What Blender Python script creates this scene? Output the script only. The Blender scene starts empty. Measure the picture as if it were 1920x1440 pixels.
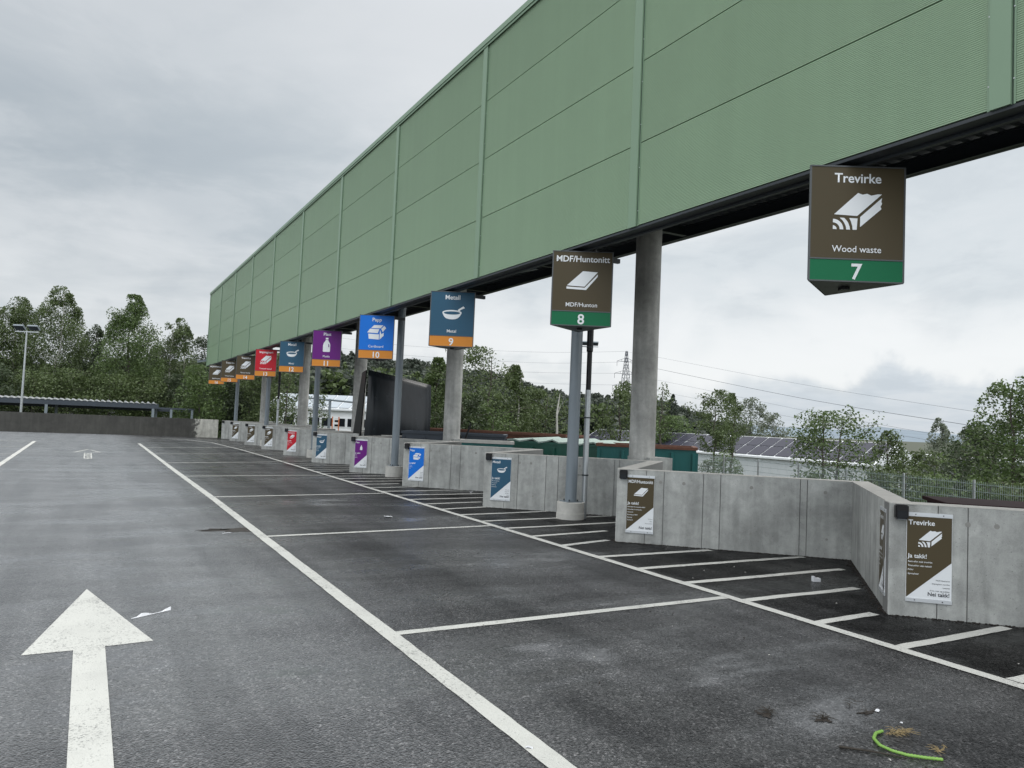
import bpy, bmesh, math, random
import numpy as np
from mathutils import Vector, Matrix, noise
R = math.radians
sc = bpy.context.scene
COL = sc.collection

# ------------------------------------------------------------------ camera
CAMH = 2.175
YAW, PIT, ROL, FPX = 0.50088033, 0.04995037, 0.0430830, 1442.0
cy_, sy_ = math.cos(YAW), math.sin(YAW)
FW = Vector((sy_*math.cos(PIT), cy_*math.cos(PIT), math.sin(PIT)))
r0 = Vector((cy_, -sy_, 0)); u0 = r0.cross(FW)
RT = math.cos(ROL)*r0 + math.sin(ROL)*u0
UP = -math.sin(ROL)*r0 + math.cos(ROL)*u0
cam = bpy.data.cameras.new('camera'); co = bpy.data.objects.new('camera', cam); COL.objects.link(co)
co.matrix_world = Matrix(((RT.x, UP.x, -FW.x, 0), (RT.y, UP.y, -FW.y, 0), (RT.z, UP.z, -FW.z, CAMH), (0, 0, 0, 1)))
cam.sensor_width = 36; cam.lens = FPX/1920*36; cam.clip_start = .05; cam.clip_end = 9000
sc.camera = co

# ------------------------------------------------------------------ world
SUN_EL, SUN_AZ = 52, 75           # azimuth from +Y towards +X
wd = bpy.data.worlds.new('World'); sc.world = wd; wd.use_nodes = True
nt = wd.node_tree; nt.nodes.clear()
def nn(t, **k):
    n = nt.nodes.new(t)
    for a, b in k.items():
        if a.startswith('i_'): n.inputs[a[2:]].default_value = b
        else: setattr(n, a, b)
    return n
def lk(a, b): nt.links.new(a, b)
def M(op, a, b=None, c=None, clamp=False):
    n = nt.nodes.new('ShaderNodeMath'); n.operation = op; n.use_clamp = clamp
    for i, v in enumerate((a, b, c)):
        if v is None: continue
        if isinstance(v, (int, float)): n.inputs[i].default_value = v
        else: lk(v, n.inputs[i])
    return n.outputs[0]
def MR(v, a, b, c, d, smooth=True):
    n = nt.nodes.new('ShaderNodeMapRange'); n.interpolation_type = 'SMOOTHSTEP' if smooth else 'LINEAR'
    lk(v, n.inputs[0])
    for i, x in enumerate((a, b, c, d)): n.inputs[i+1].default_value = x
    return n.outputs[0]
def MIX(f, a, b):
    n = nt.nodes.new('ShaderNodeMix'); n.data_type = 'RGBA'
    if isinstance(f, (int, float)): n.inputs[0].default_value = f
    else: lk(f, n.inputs[0])
    for i, v in ((6, a), (7, b)):
        if isinstance(v, tuple): n.inputs[i].default_value = (*v, 1)
        else: lk(v, n.inputs[i])
    return n.outputs[2]
out = nn('ShaderNodeOutputWorld')
tc = nn('ShaderNodeTexCoord')
sky = nn('ShaderNodeTexSky'); sky.sky_type = 'NISHITA'; sky.sun_disc = False
sky.sun_elevation = R(SUN_EL); sky.sun_rotation = R(SUN_AZ)
bg1 = nn('ShaderNodeBackground', i_Strength=.09); lk(sky.outputs[0], bg1.inputs[0])
sep = nn('ShaderNodeSeparateXYZ'); lk(tc.outputs['Generated'], sep.inputs[0])
X, Y, Z = sep.outputs
zc = M('MAXIMUM', Z, 0.0)
den = M('ADD', zc, .16)
comb = nn('ShaderNodeCombineXYZ'); lk(M('DIVIDE', X, den), comb.inputs[0]); lk(M('DIVIDE', Y, den), comb.inputs[1]); lk(M('MULTIPLY', zc, 1.5), comb.inputs[2])
def NZ(vec, scale, det, rough=.5, dist=0, off=0):
    mp = nn('ShaderNodeMapping'); mp.inputs[1].default_value = (off, off*.7, off*.3); lk(vec, mp.inputs[0])
    n = nn('ShaderNodeTexNoise'); lk(mp.outputs[0], n.inputs['Vector'])
    n.inputs['Scale'].default_value = scale; n.inputs['Detail'].default_value = det
    n.inputs['Roughness'].default_value = rough; n.inputs['Distortion'].default_value = dist
    return n.outputs[0]
nA = NZ(comb.outputs[0], .55, 4, .5, .3, 3.1)
nB = NZ(comb.outputs[0], 1.5, 7, .55, .4, 7.7)
ns = MR(M('ADD', M('MULTIPLY', nA, .55), M('MULTIPLY', nB, .45)), .38, .62, 0, 1)
# brightness by bearing: dull blue-grey to the left, bright thin cloud to the right
az = M('ADD', M('MULTIPLY', X, .92), M('MULTIPLY', Y, .05))
br = MR(az, -.15, .70, 0, 1)
dark = MIX(br, (.43, .485, .53), (.72, .77, .80))
lite = MIX(br, (.63, .67, .70), (.90, .92, .93))
cl = MIX(ns, dark, lite)
# puffy bright cumulus low on the right, over a bluer gap near the skyline
nC = NZ(tc.outputs['Generated'], 5.5, 8, .52, .25, 1.3)
edge = M('ADD', Z, M('MULTIPLY', M('SUBTRACT', nC, .5), .22))
low = MR(edge, .045, .10, 1, 0)
lowr = M('MULTIPLY', low, MR(X, .5, .8, 0, 1))
cl = MIX(M('MULTIPLY', lowr, .8), cl, (.58, .65, .73))
puff = M('MULTIPLY', M('MULTIPLY', MR(edge, .066, .088, 0, 1), MR(edge, .10, .19, 1, 0)), MR(X, .0, .7, .35, 1))
nD = NZ(comb.outputs[0], 2.3, 8, .58, .35, 4.4)
cl = MIX(MR(nD, .46, .64, 0, .24), cl, (.86, .88, .90))
cl = MIX(MR(nD, .50, .36, 0, .16), cl, (.38, .44, .50))
cl = MIX(M('MULTIPLY', puff, .9), cl, (.93, .95, .96))
cl = MIX(MR(Z, .30, .50, 0, .6), cl, (.70, .73, .76))
cl = MIX(MR(Z, .5, .75, 0, .8), cl, (.80, .80, .78))
# overcast dome: far brighter overhead and behind than at the skyline ahead
zen = M('ADD', M('ADD', 1.0, M('MULTIPLY', MR(Z, .45, .9, 0, 1), 1.7)), MR(M('ADD', M('MULTIPLY', X, .48), M('MULTIPLY', Y, .88)), .25, -.6, 0, 1.6))
bg2 = nn('ShaderNodeBackground'); lk(cl, bg2.inputs[0]); lk(zen, bg2.inputs[1])
mx = nn('ShaderNodeMixShader'); mx.inputs[0].default_value = .93
lk(bg1.outputs[0], mx.inputs[1]); lk(bg2.outputs[0], mx.inputs[2]); lk(mx.outputs[0], out.inputs[0])

sun = bpy.data.lights.new('sun', 'SUN'); sun.energy = .7; sun.angle = R(25); sun.color = (1, .97, .93)
so = bpy.data.objects.new('sun', sun); COL.objects.link(so)
sd = Vector((math.sin(R(SUN_AZ))*math.cos(R(SUN_EL)), math.cos(R(SUN_AZ))*math.cos(R(SUN_EL)), math.sin(R(SUN_EL))))
so.rotation_euler = sd.to_track_quat('Z', 'Y').to_euler()
sc.view_settings.view_transform = 'Standard'; sc.view_settings.look = 'None'
sc.view_settings.exposure = 0.0; sc.view_settings.gamma = 1.0
sc.cycles.use_denoising = True; sc.cycles.use_adaptive_sampling = False
sc.cycles.max_bounces = 6; sc.cycles.transparent_max_bounces = 6

# ------------------------------------------------------------------ placing helpers (photo pixel -> direction -> real spot)
def ray(px, py): return FW + RT*((px-960)/FPX) - UP*((py-720)/FPX)
def ground(px, py, z=0.0):
    q = ray(px, py); s = (z-CAMH)/q.z; return Vector((q.x*s, q.y*s, z))
def far(px, py, dist):
    q = ray(px, py); s = dist/math.hypot(q.x, q.y); return Vector((q.x*s, q.y*s, CAMH+q.z*s))
def horizon(px): return 792.2 + (px-960)*.0431

# ------------------------------------------------------------------ materials
MATS = {}
def nodes_of(name):
    global nt
    m = bpy.data.materials.new(name); m.use_nodes = True; nt = m.node_tree
    b = nt.nodes['Principled BSDF']; MATS[name] = m
    return m, b
def simple(name, col, rough=.5, metal=0, var=.12, scale=3, bump=0, bscale=60, spec=.5, coat=0, obj=False, streak=0):
    m, b = nodes_of(name)
    tcx = nn('ShaderNodeTexCoord'); g = nn('ShaderNodeNewGeometry')
    v = tcx.outputs['Object'] if obj else g.outputs['Position']
    n1 = NZ(v, scale, 6, .6)
    f = M('ADD', M('MULTIPLY', M('SUBTRACT', n1, .5), 2*var), 1.0)
    if streak:
        mp = nn('ShaderNodeMapping'); mp.inputs[3].default_value = (7, 7, .35); lk(v, mp.inputs[0])
        s = nn('ShaderNodeTexNoise'); lk(mp.outputs[0], s.inputs['Vector']); s.inputs['Scale'].default_value = 1; s.inputs['Detail'].default_value = 5
        f = M('MULTIPLY', f, M('ADD', 1.0, M('MULTIPLY', M('SUBTRACT', s.outputs[0], .5), 2*streak)))
    sc_ = nn('ShaderNodeVectorMath'); sc_.operation = 'SCALE'; sc_.inputs[0].default_value = col; lk(f, sc_.inputs['Scale'])
    lk(sc_.outputs[0], b.inputs['Base Color'])
    b.inputs['Roughness'].default_value = rough; b.inputs['Metallic'].default_value = metal
    b.inputs['Specular IOR Level'].default_value = spec; b.inputs['Coat Weight'].default_value = coat
    lk(M('ADD', rough-.06, M('MULTIPLY', n1, .12)), b.inputs['Roughness'])
    if bump:
        nb = NZ(v, bscale, 4, .6); bp = nn('ShaderNodeBump', i_Strength=bump, i_Distance=.005); lk(nb, bp.inputs['Height']); lk(bp.outputs[0], b.inputs['Normal'])
    return m

# wet asphalt
STALL, LANE, HATCH = .34, .14, -.16
def asphalt():
    m, b = nodes_of('wet_asphalt'); g = nn('ShaderNodeNewGeometry'); P = g.outputs['Position']
    vo = nn('ShaderNodeTexVoronoi', i_Scale=75.0); lk(P, vo.inputs['Vector'])
    fine = NZ(P, 160, 2, .6)
    big = NZ(P, .28, 5, .6, .5, 2.0)
    mid = NZ(P, 1.3, 6, .65, .6, 5.0)
    sepc = nn('ShaderNodeSeparateColor'); lk(vo.outputs['Color'], sepc.inputs[0])
    vo2 = nn('ShaderNodeTexVoronoi', i_Scale=52.0); lk(P, vo2.inputs['Vector']); sep2 = nn('ShaderNodeSeparateColor'); lk(vo2.outputs['Color'], sep2.inputs[0])
    grain = M('MULTIPLY', MR(M('POWER', sepc.outputs[0], 2.2), 0, 1, .25, 5.0, False), MR(M('POWER', sep2.outputs[1], 2.0), 0, 1, .3, 3.2, False))
    mid2 = NZ(P, 9, 5, .7)
    grain = M('MULTIPLY', grain, MR(mid2, .3, .7, .65, 1.4, False))
    mps = nn('ShaderNodeMapping'); mps.inputs[3].default_value = (1.2, .09, 1); lk(P, mps.inputs[0])
    stk = nn('ShaderNodeTexNoise'); lk(mps.outputs[0], stk.inputs['Vector']); stk.inputs['Scale'].default_value = 1.4; stk.inputs['Detail'].default_value = 4
    streak = MR(stk.outputs[0], .34, .60, .55, 1.2)
    grain = M('MULTIPLY', grain, streak)
    base = M('MULTIPLY', M('MULTIPLY', grain, .026), MR(mid, .3, .7, .8, 1.22))
    cc = nn('ShaderNodeCombineColor'); lk(M('MULTIPLY', base, 1.0), cc.inputs[0]); lk(M('MULTIPLY', base, 1.02), cc.inputs[1]); lk(M('MULTIPLY', base, 1.06), cc.inputs[2])
    lk(cc.outputs[0], b.inputs['Base Color'])
    # film of water: smooth in patches, rougher where it drained
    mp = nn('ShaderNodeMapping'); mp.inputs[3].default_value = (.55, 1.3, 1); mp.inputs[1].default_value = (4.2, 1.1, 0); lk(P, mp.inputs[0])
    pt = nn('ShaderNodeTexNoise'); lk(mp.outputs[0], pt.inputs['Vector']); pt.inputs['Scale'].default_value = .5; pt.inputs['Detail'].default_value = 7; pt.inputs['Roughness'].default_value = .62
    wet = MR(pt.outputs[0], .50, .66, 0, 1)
    sky_shine = M('MULTIPLY', MR(pt.outputs[0], .56, .66, 0, 1), MR(mid2, .35, .6, .1, 1))  # sky shine on the wet patches, painted as lighter asphalt colour
    gloss = MR(pt.outputs[0], .38, .60, 0, 1)
    # lane lightened for reflected sky, stalls, never driven strip darkened for the canopy's reflection
    sp = nn('ShaderNodeSeparateXYZ'); lk(P, sp.inputs[0])
    wob = M('MULTIPLY', M('SUBTRACT', mid, .5), 1.2)
    xx = M('ADD', sp.outputs[0], wob)
    lane = MR(xx, 1.2, 4.2, 1, 0); hat = MR(xx, 6.9, 7.9, 0, 1)
    lvl = M('ADD', M('ADD', STALL, M('MULTIPLY', lane, LANE)), M('MULTIPLY', hat, HATCH))
    lvl = M('MULTIPLY', lvl, M('ADD', 1.0, M('MULTIPLY', sky_shine, M('MULTIPLY', M('SUBTRACT', 1.0, hat), .35))))
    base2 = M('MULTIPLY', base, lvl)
    for i_, k_ in enumerate((1.03, 1.0, 1.02)): lk(M('MULTIPLY', base2, k_), cc.inputs[i_])
    b.inputs['IOR'].default_value = 1.5
    b.inputs['Sheen Roughness'].default_value = .45; b.inputs['Sheen Tint'].default_value = (.95, .965, 1, 1)
    lk(M('ADD', M('ADD', .04, M('MULTIPLY', lane, .38)), M('MULTIPLY', hat, -.045)), b.inputs['Sheen Weight'])
    lk(M('MULTIPLY', M('SUBTRACT', .62, M('MULTIPLY', hat, .54)), M('MULTIPLY', MR(gloss, 0, 1, .32, 1.2), M('MULTIPLY', streak, MR(sep2.outputs[0], 0, 1, .3, 1.6, False)))), b.inputs['Specular IOR Level'])
    lk(M('SUBTRACT', M('ADD', .33, M('MULTIPLY', M('SUBTRACT', big, .5), .25)), M('MULTIPLY', wet, .19)), b.inputs['Roughness'])
    h = M('ADD', M('ADD', M('MULTIPLY', vo.outputs['Distance'], -1.2), M('MULTIPLY', fine, .5)), M('MULTIPLY', vo2.outputs['Distance'], -2.2))
    bp = nn('ShaderNodeBump', i_Distance=.005); lk(h, bp.inputs['Height'])
    lk(M('SUBTRACT', .6, M('MULTIPLY', wet, .5)), bp.inputs['Strength'])
    lk(bp.outputs[0], b.inputs['Normal'])
    return m
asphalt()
def paint():
    m, b = nodes_of('road_paint'); g = nn('ShaderNodeNewGeometry'); P = g.outputs['Position']
    vo = nn('ShaderNodeTexVoronoi', i_Scale=75.0); lk(P, vo.inputs['Vector'])
    fine = NZ(P, 120, 3, .7); mid = NZ(P, 6, 5, .6)
    sepc = nn('ShaderNodeSeparateColor'); lk(vo.outputs['Color'], sepc.inputs[0])
    m3 = NZ(P, 30, 4, .7)
    wear = M('ADD', M('ADD', M('ADD', M('MULTIPLY', sepc.outputs[0], .35), M('MULTIPLY', fine, .6)), M('MULTIPLY', mid, .35)), M('MULTIPLY', m3, .5))
    f = MR(M('ADD', wear, MR(NZ(P, .8, 5, .7), .4, .65, -.06, .12)), 1.0, 1.25, 0, .85)
    c = MIX(mid, (.50, .50, .47), (.58, .58, .55))
    c = MIX(MR(NZ(P, 1.1, 6, .7), .45, .7, 0, .22), c, (.28, .28, .27))
    c = MIX(f, c, (.09, .09, .09))
    lk(c, b.inputs['Base Color']); b.inputs['Roughness'].default_value = .5
    bp = nn('ShaderNodeBump', i_Distance=.003, i_Strength=.5); lk(vo.outputs['Distance'], bp.inputs['Height']); lk(bp.outputs[0], b.inputs['Normal'])
paint()
def concrete(name, col, wetdark=0.0, ycut=None):
    m, b = nodes_of(name); g = nn('ShaderNodeNewGeometry'); P = g.outputs['Position']
    big = NZ(P, .9, 6, .6, .3); mid = NZ(P, 5, 6, .65, .5, 3); fine = NZ(P, 70, 3, .6)
    mp = nn('ShaderNodeMapping'); mp.inputs[3].default_value = (5, 5, .5); lk(P, mp.inputs[0])
    st = nn('ShaderNodeTexNoise'); lk(mp.outputs[0], st.inputs['Vector']); st.inputs['Scale'].default_value = 1.2; st.inputs['Detail'].default_value = 6
    f = M('MULTIPLY', MR(big, .3, .7, .80, 1.2), MR(mid, .3, .7, .88, 1.12))
    f = M('MULTIPLY', f, MR(st.outputs[0], .32, .68, .84, 1.10))
    f = M('MULTIPLY', f, MR(fine, .3, .7, .93, 1.07))
    # air pores
    vo = nn('ShaderNodeTexVoronoi', i_Scale=16.0); lk(P, vo.inputs['Vector'])
    pr = MR(vo.outputs['Distance'], .05, .13, .55, 1)
    f = M('MULTIPLY', f, pr)
    if ycut is not None:       # soaked part with a ragged edge
        sx = nn('ShaderNodeSeparateXYZ'); lk(P, sx.inputs[0])
        e = M('ADD', sx.outputs[0], M('MULTIPLY', M('SUBTRACT', NZ(P, 3.5, 8, .8), .5), 3.0))
        f = M('MULTIPLY', f, MR(e, ycut-.15, ycut+.15, wetdark, 1.1))
    s = nn('ShaderNodeVectorMath'); s.operation = 'SCALE'; s.inputs[0].default_value = col; lk(f, s.inputs['Scale'])
    lk(s.outputs[0], b.inputs['Base Color']); b.inputs['Roughness'].default_value = .72
    bp = nn('ShaderNodeBump', i_Distance=.004, i_Strength=.5); lk(M('ADD', mid, M('MULTIPLY', fine, .4)), bp.inputs['Height']); lk(bp.outputs[0], b.inputs['Normal'])
    return m
concrete('concrete', (.355, .36, .345))
concrete('concrete_column', (.42, .415, .395))
concrete('concrete_soaked', (.40, .39, .35), .13, 7.4)
simple('concrete_top', (.46, .45, .42), .8, var=.25, scale=6, bump=.4)
simple('concrete_joint', (.17, .17, .165), .8, var=.2)
simple('tie_hole', (.25, .245, .23), .8, var=.3, scale=30)
simple('green_cladding', (.262, .370, .246), .42, var=.06, scale=.7, spec=.45)
def clad_tone():
    global nt
    m = MATS['green_cladding']; nt = m.node_tree; b = nt.nodes['Principled BSDF']
    src = b.inputs['Base Color'].links[0].from_socket
    oi = nn('ShaderNodeObjectInfo'); g = nn('ShaderNodeNewGeometry')
    mp = nn('ShaderNodeMapping'); mp.inputs[3].default_value = (1, 2.2, .12); lk(g.outputs['Position'], mp.inputs[0])
    st = nn('ShaderNodeTexNoise'); lk(mp.outputs[0], st.inputs['Vector']); st.inputs['Scale'].default_value = 1.6; st.inputs['Detail'].default_value = 5
    f = M('MULTIPLY', MR(oi.outputs['Random'], 0, 1, .955, 1.04, False), MR(st.outputs[0], .35, .7, .98, 1.015))
    v = nn('ShaderNodeVectorMath'); v.operation = 'SCALE'; lk(src, v.inputs[0]); lk(f, v.inputs['Scale']); lk(v.outputs[0], b.inputs['Base Color'])
clad_tone()
simple('green_trim', (.192, .284, .194), .40, var=.05, scale=1, spec=.45)
simple('green_seam_shade', (.03, .055, .035), .6)
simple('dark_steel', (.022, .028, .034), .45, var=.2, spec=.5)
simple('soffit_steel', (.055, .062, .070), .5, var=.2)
simple('grey_steel', (.17, .20, .225), .38, var=.1, scale=2, streak=.08)
simple('galvanised', (.42, .44, .45), .4, metal=.6, var=.15, scale=8)
simple('aluminium', (.62, .64, .66), .38, metal=.5, var=.08)
simple('black_plastic', (.005, .005, .006), .35, var=.1, spec=.3)
simple('sign_white', (.74, .76, .78), .45, var=.03)
simple('sign_frame', (.085, .09, .095), .4, metal=.3)
simple('sign_under', (.014, .015, .017), .4)
for nm, c in dict(brown=(.072, .056, .030), blue=(.006, .155, .62), slate=(.028, .092, .155), purple=(.135, .012, .185), red=(.50, .012, .026), green=(.004, .135, .055), orange=(.62, .235, .035)).items():
    simple('sign_'+nm, c, .38, var=.04, spec=.22)
simple('ink_dark', (.02, .02, .03), .5)
simple('glass_dark', (.01, .012, .015), .2, spec=.3)
simple('teal_paint', (.006, .095, .092), .5, var=.15, scale=2, bump=.2, streak=.15)
simple('green_paint', (.008, .09, .06), .5, var=.3, scale=2, streak=.2)
simple('lid_green', (.30, .38, .34), .55, var=.35, scale=5, bump=.4)
simple('rust', (.13, .055, .035), .8, var=.4, scale=5, bump=.5)
simple('dark_red_paint', (.022, .007, .008), .75, var=.3, scale=3, spec=.12)
simple('navy_paint', (.035, .045, .06), .5, var=.3, scale=3)
simple('hopper_steel', (.014, .017, .020), .26, metal=0, var=.4, scale=1.2, streak=.8, spec=.30)
simple('carport_sheet', (.42, .43, .44), .6, var=.1)
simple('white_wall', (.62, .64, .66), .6, var=.06, scale=.5)
simple('white_cladding', (.80, .81, .82), .6, var=.05, scale=.5)
simple('grey_wall', (.20, .21, .22), .6, var=.1)
simple('solar_cell', (.028, .028, .046), .35, var=.2, scale=1, spec=.25)
simple('corrugated_white', (.66, .68, .70), .5, var=.1)
simple('bark', (.075, .065, .055), .9, var=.3, scale=8)
simple('birch_bark', (.42, .41, .38), .85, var=.35, scale=6)
simple('paper', (.62, .63, .66), .7, var=.1)
simple('twig', (.028, .022, .016), .8, var=.3, scale=20)
simple('straw', (.24, .18, .09), .8, var=.4, scale=30)
simple('lime_plastic', (.19, .36, .07), .55, var=.12, scale=30)
simple('mud', (.022, .016, .012), .6, var=.4, scale=30, bump=.6)
simple('far_hill', (.16, .20, .24), .9, var=.3, scale=.01)  # blue haze of distance mixed into the hill colour
simple('gravel', (.05, .058, .036), .9, var=.3, scale=1.5, bump=.4)
simple('orange_plastic', (.55, .16, .05), .5)

def leafmat(name, a, b_, c):
    m, b = nodes_of(name); g = nn('ShaderNodeNewGeometry')
    rp = nn('ShaderNodeValToRGB'); e = rp.color_ramp.elements
    e[0].position = 0; e[0].color = (*a, 1); e[1].position = 1; e[1].color = (*c, 1)
    k = e.new(.5); k.color = (*b_, 1)
    lk(M('ADD', M('MULTIPLY', g.outputs['Random Per Island'], .55), M('MULTIPLY', NZ(g.outputs['Position'], .55, 3), .5)), rp.inputs[0])
    lk(rp.outputs[0], b.inputs['Base Color']); b.inputs['Roughness'].default_value = .5
    tr = nn('ShaderNodeBsdfTranslucent'); lk(rp.outputs[0], tr.inputs[0])
    mxs = nn('ShaderNodeMixShader'); mxs.inputs[0].default_value = .3
    o = [x for x in nt.nodes if x.type == 'OUTPUT_MATERIAL'][0]
    lk(b.outputs[0], mxs.inputs[1]); lk(tr.outputs[0], mxs.inputs[2]); lk(mxs.outputs[0], o.inputs[0])
leafmat('leaf_birch', (.042, .062, .022), (.078, .112, .038), (.13, .175, .068))
leafmat('leaf_bright', (.045, .070, .022), (.080, .125, .038), (.14, .20, .068))
leafmat('leaf_dark', (.027, .042, .020), (.048, .070, .032), (.08, .11, .055))
leafmat('leaf_grey', (.085, .10, .07), (.14, .165, .115), (.20, .23, .165))
leafmat('needles', (.032, .044, .034), (.050, .064, .048), (.070, .085, .062))

# ------------------------------------------------------------------ object helpers
def mk(name, verts, faces, mats, parent=None, fm=None, smooth=False):
    me = bpy.data.meshes.new(name); me.from_pydata([tuple(v) for v in verts], [], faces)
    if isinstance(mats, str): mats = [mats]
    for q in mats: me.materials.append(MATS[q])
    if fm: me.polygons.foreach_set('material_index', fm)
    if smooth: me.polygons.foreach_set('use_smooth', [True]*len(me.polygons))
    me.update()
    o = bpy.data.objects.new(name, me); COL.objects.link(o)
    if parent: o.parent = parent
    return o
class MB:
    def __init__(s): s.v = []; s.f = []; s.m = []; s.cur = 0
    def add(s, vs, fs):
        n = len(s.v); s.v += [tuple(v) for v in vs]; s.f += [tuple(i+n for i in f) for f in fs]; s.m += [s.cur]*len(fs); return s
    def box(s, x0, x1, y0, y1, z0, z1, mat=None):
        vs = [(x, y, z) for z in (z0, z1) for y in (y0, y1) for x in (x0, x1)]
        if mat: vs = [mat @ Vector(v) for v in vs]
        return s.add(vs, [(0, 2, 3, 1), (4, 5, 7, 6), (0, 1, 5, 4), (1, 3, 7, 5), (3, 2, 6, 7), (2, 0, 4, 6)])
    def bar(s, a, b, w, h=None, up=(0, 0, 1)):
        a = Vector(a); b = Vector(b); h = h or w; d = (b-a).normalized(); u = Vector(up)
        if abs(d.dot(u)) > .98: u = Vector((1, 0, 0))
        x = d.cross(u).normalized(); y = x.cross(d)
        vs = [p + x*(sx*w/2) + y*(sy*h/2) for p in (a, b) for sy in (-1, 1) for sx in (-1, 1)]
        return s.add(vs, [(0, 1, 3, 2), (4, 6, 7, 5), (0, 4, 5, 1), (1, 5, 7, 3), (3, 7, 6, 2), (2, 6, 4, 0)])
    def tube(s, pts, rs, n=10, cap=True):
        pts = [Vector(p) for p in pts]
        if not isinstance(rs, (list, tuple)): rs = [rs]*len(pts)
        vs = []; fs = []
        for i, p in enumerate(pts):
            d = (pts[min(i+1, len(pts)-1)]-pts[max(i-1, 0)]).normalized()
            u = Vector((0, 1, 0)) if abs(d.z) > .9 else Vector((0, 0, 1))
            x = d.cross(u).normalized(); y = x.cross(d)
            for k in range(n):
                a = 2*math.pi*k/n; vs.append(p + (x*math.cos(a)+y*math.sin(a))*rs[i])
        for i in range(len(pts)-1):
            for k in range(n):
                a = i*n+k; b = i*n+(k+1) % n; fs.append((a, b, b+n, a+n))
        if cap: fs.append(tuple(range(n))[::-1]); fs.append(tuple(range(len(vs)-n, len(vs))))
        return s.add(vs, fs)
    def prism(s, poly, z0, z1):
        n = len(poly)
        area = sum(poly[i][0]*poly[(i+1) % n][1]-poly[(i+1) % n][0]*poly[i][1] for i in range(n))
        if area < 0: poly = poly[::-1]
        vs = [(x, y, z0) for x, y in poly]+[(x, y, z1) for x, y in poly]
        return s.add(vs, [tuple(range(n))[::-1], tuple(range(n, 2*n))]+[(i, (i+1) % n, (i+1) % n+n, i+n) for i in range(n)])
    def build(s, name, mats, parent=None, smooth=False): return mk(name, s.v, s.f, mats, parent, s.m, smooth)
def tag(o, label=None, cat=None, group=None, kind=None):
    if label: o['label'] = label
    if cat: o['category'] = cat
    if group: o['group'] = group
    if kind: o['kind'] = kind
    return o
def empty(name, loc, rz, label, cat, group=None):
    o = bpy.data.objects.new(name, None); COL.objects.link(o); o.location = loc; o.rotation_euler = (0, 0, rz)
    o.empty_display_size = .2
    return tag(o, label, cat, group)
def copy_mesh(o, parent):
    c = o.copy(); COL.objects.link(c); c.parent = parent; return c
def shade_auto(o, ang=35):
    me = o.data; me.polygons.foreach_set('use_smooth', [True]*len(me.polygons))
    bm = bmesh.new(); bm.from_mesh(me)
    for e in bm.edges:
        if len(e.link_faces) == 2 and e.calc_face_angle(0) > R(ang): e.smooth = False
    bm.to_mesh(me); bm.free()
    return o

# text as real letters (XZ plane facing -Y)
_tc = {}
def letters(name, body, x, z, h, parent, matn, y=-.004, align='L', maxw=None, bold=.0, lines=1.25, th=.001):
    """body may hold newlines; x = left / centre / right edge, z = baseline of first line, h = cap height"""
    cu = bpy.data.curves.new('t', 'FONT'); cu.body = body; cu.size = h/.73; cu.offset = bold*h
    cu.align_x = {'L': 'LEFT', 'C': 'CENTER', 'R': 'RIGHT'}[align]; cu.space_line = lines*.86; cu.extrude = 0
    cu.resolution_u = 3
    ob = bpy.data.objects.new('t', cu); COL.objects.link(ob)
    dg = bpy.context.evaluated_depsgraph_get(); me = bpy.data.meshes.new_from_object(ob.evaluated_get(dg))
    bpy.data.objects.remove(ob); bpy.data.curves.remove(cu)
    n = len(me.vertices); a = np.empty(n*3, np.float32); me.vertices.foreach_get('co', a); a = a.reshape(-1, 3)
    if maxw:
        w = a[:, 0].max()-a[:, 0].min()
        if w > maxw: a[:, 0] *= maxw/w
    b = np.stack([a[:, 0]+x, np.full(n, y), a[:, 1]+z], 1).astype(np.float32)
    me.vertices.foreach_set('co', b.ravel()); me.materials.clear(); me.materials.append(MATS[matn]); me.update(); me.name = name
    o = bpy.data.objects.new(name, me); COL.objects.link(o); o.parent = parent
    return o

# ------------------------------------------------------------------ setting: ground, deck, markings
def terrain_h(x, y):
    d = math.hypot(x, y)
    az_ = math.degrees(math.atan2(x, y))         # 0 = along the lane, + right
    h = -1.0
    if d > 48: h -= 5.0*min(1, (d-48)/60)*max(0, min(1, (az_-24)/18))
    if d > 130:
        t = min(1, (d-130)/150)
        k = max(0, min(1, (44-az_)/16))*max(0, min(1, (az_+75)/20))
        h += 15*t*t*(3-2*t)*k
    return h
def build_terrain():
    vs = []; fs = []
    rr = [0, 12, 24, 36, 48, 60, 75, 90, 110, 130, 150, 170, 190, 220, 250, 280, 320, 380, 480, 700, 1200, 2500, 5000]
    na = 96
    for i, r_ in enumerate(rr):
        for k in range(na):
            a = 2*math.pi*k/na; x, y = r_*math.sin(a), r_*math.cos(a)
            vs.append((x, y, terrain_h(x, y)))
    for i in range(len(rr)-1):
        for k in range(na):
            a = i*na+k; b = i*na+(k+1) % na
            fs.append((a, a+na, b+na, b))
    o = mk('yard_ground', vs, fs, 'gravel', smooth=True); tag(o, kind='structure')
build_terrain()

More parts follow.
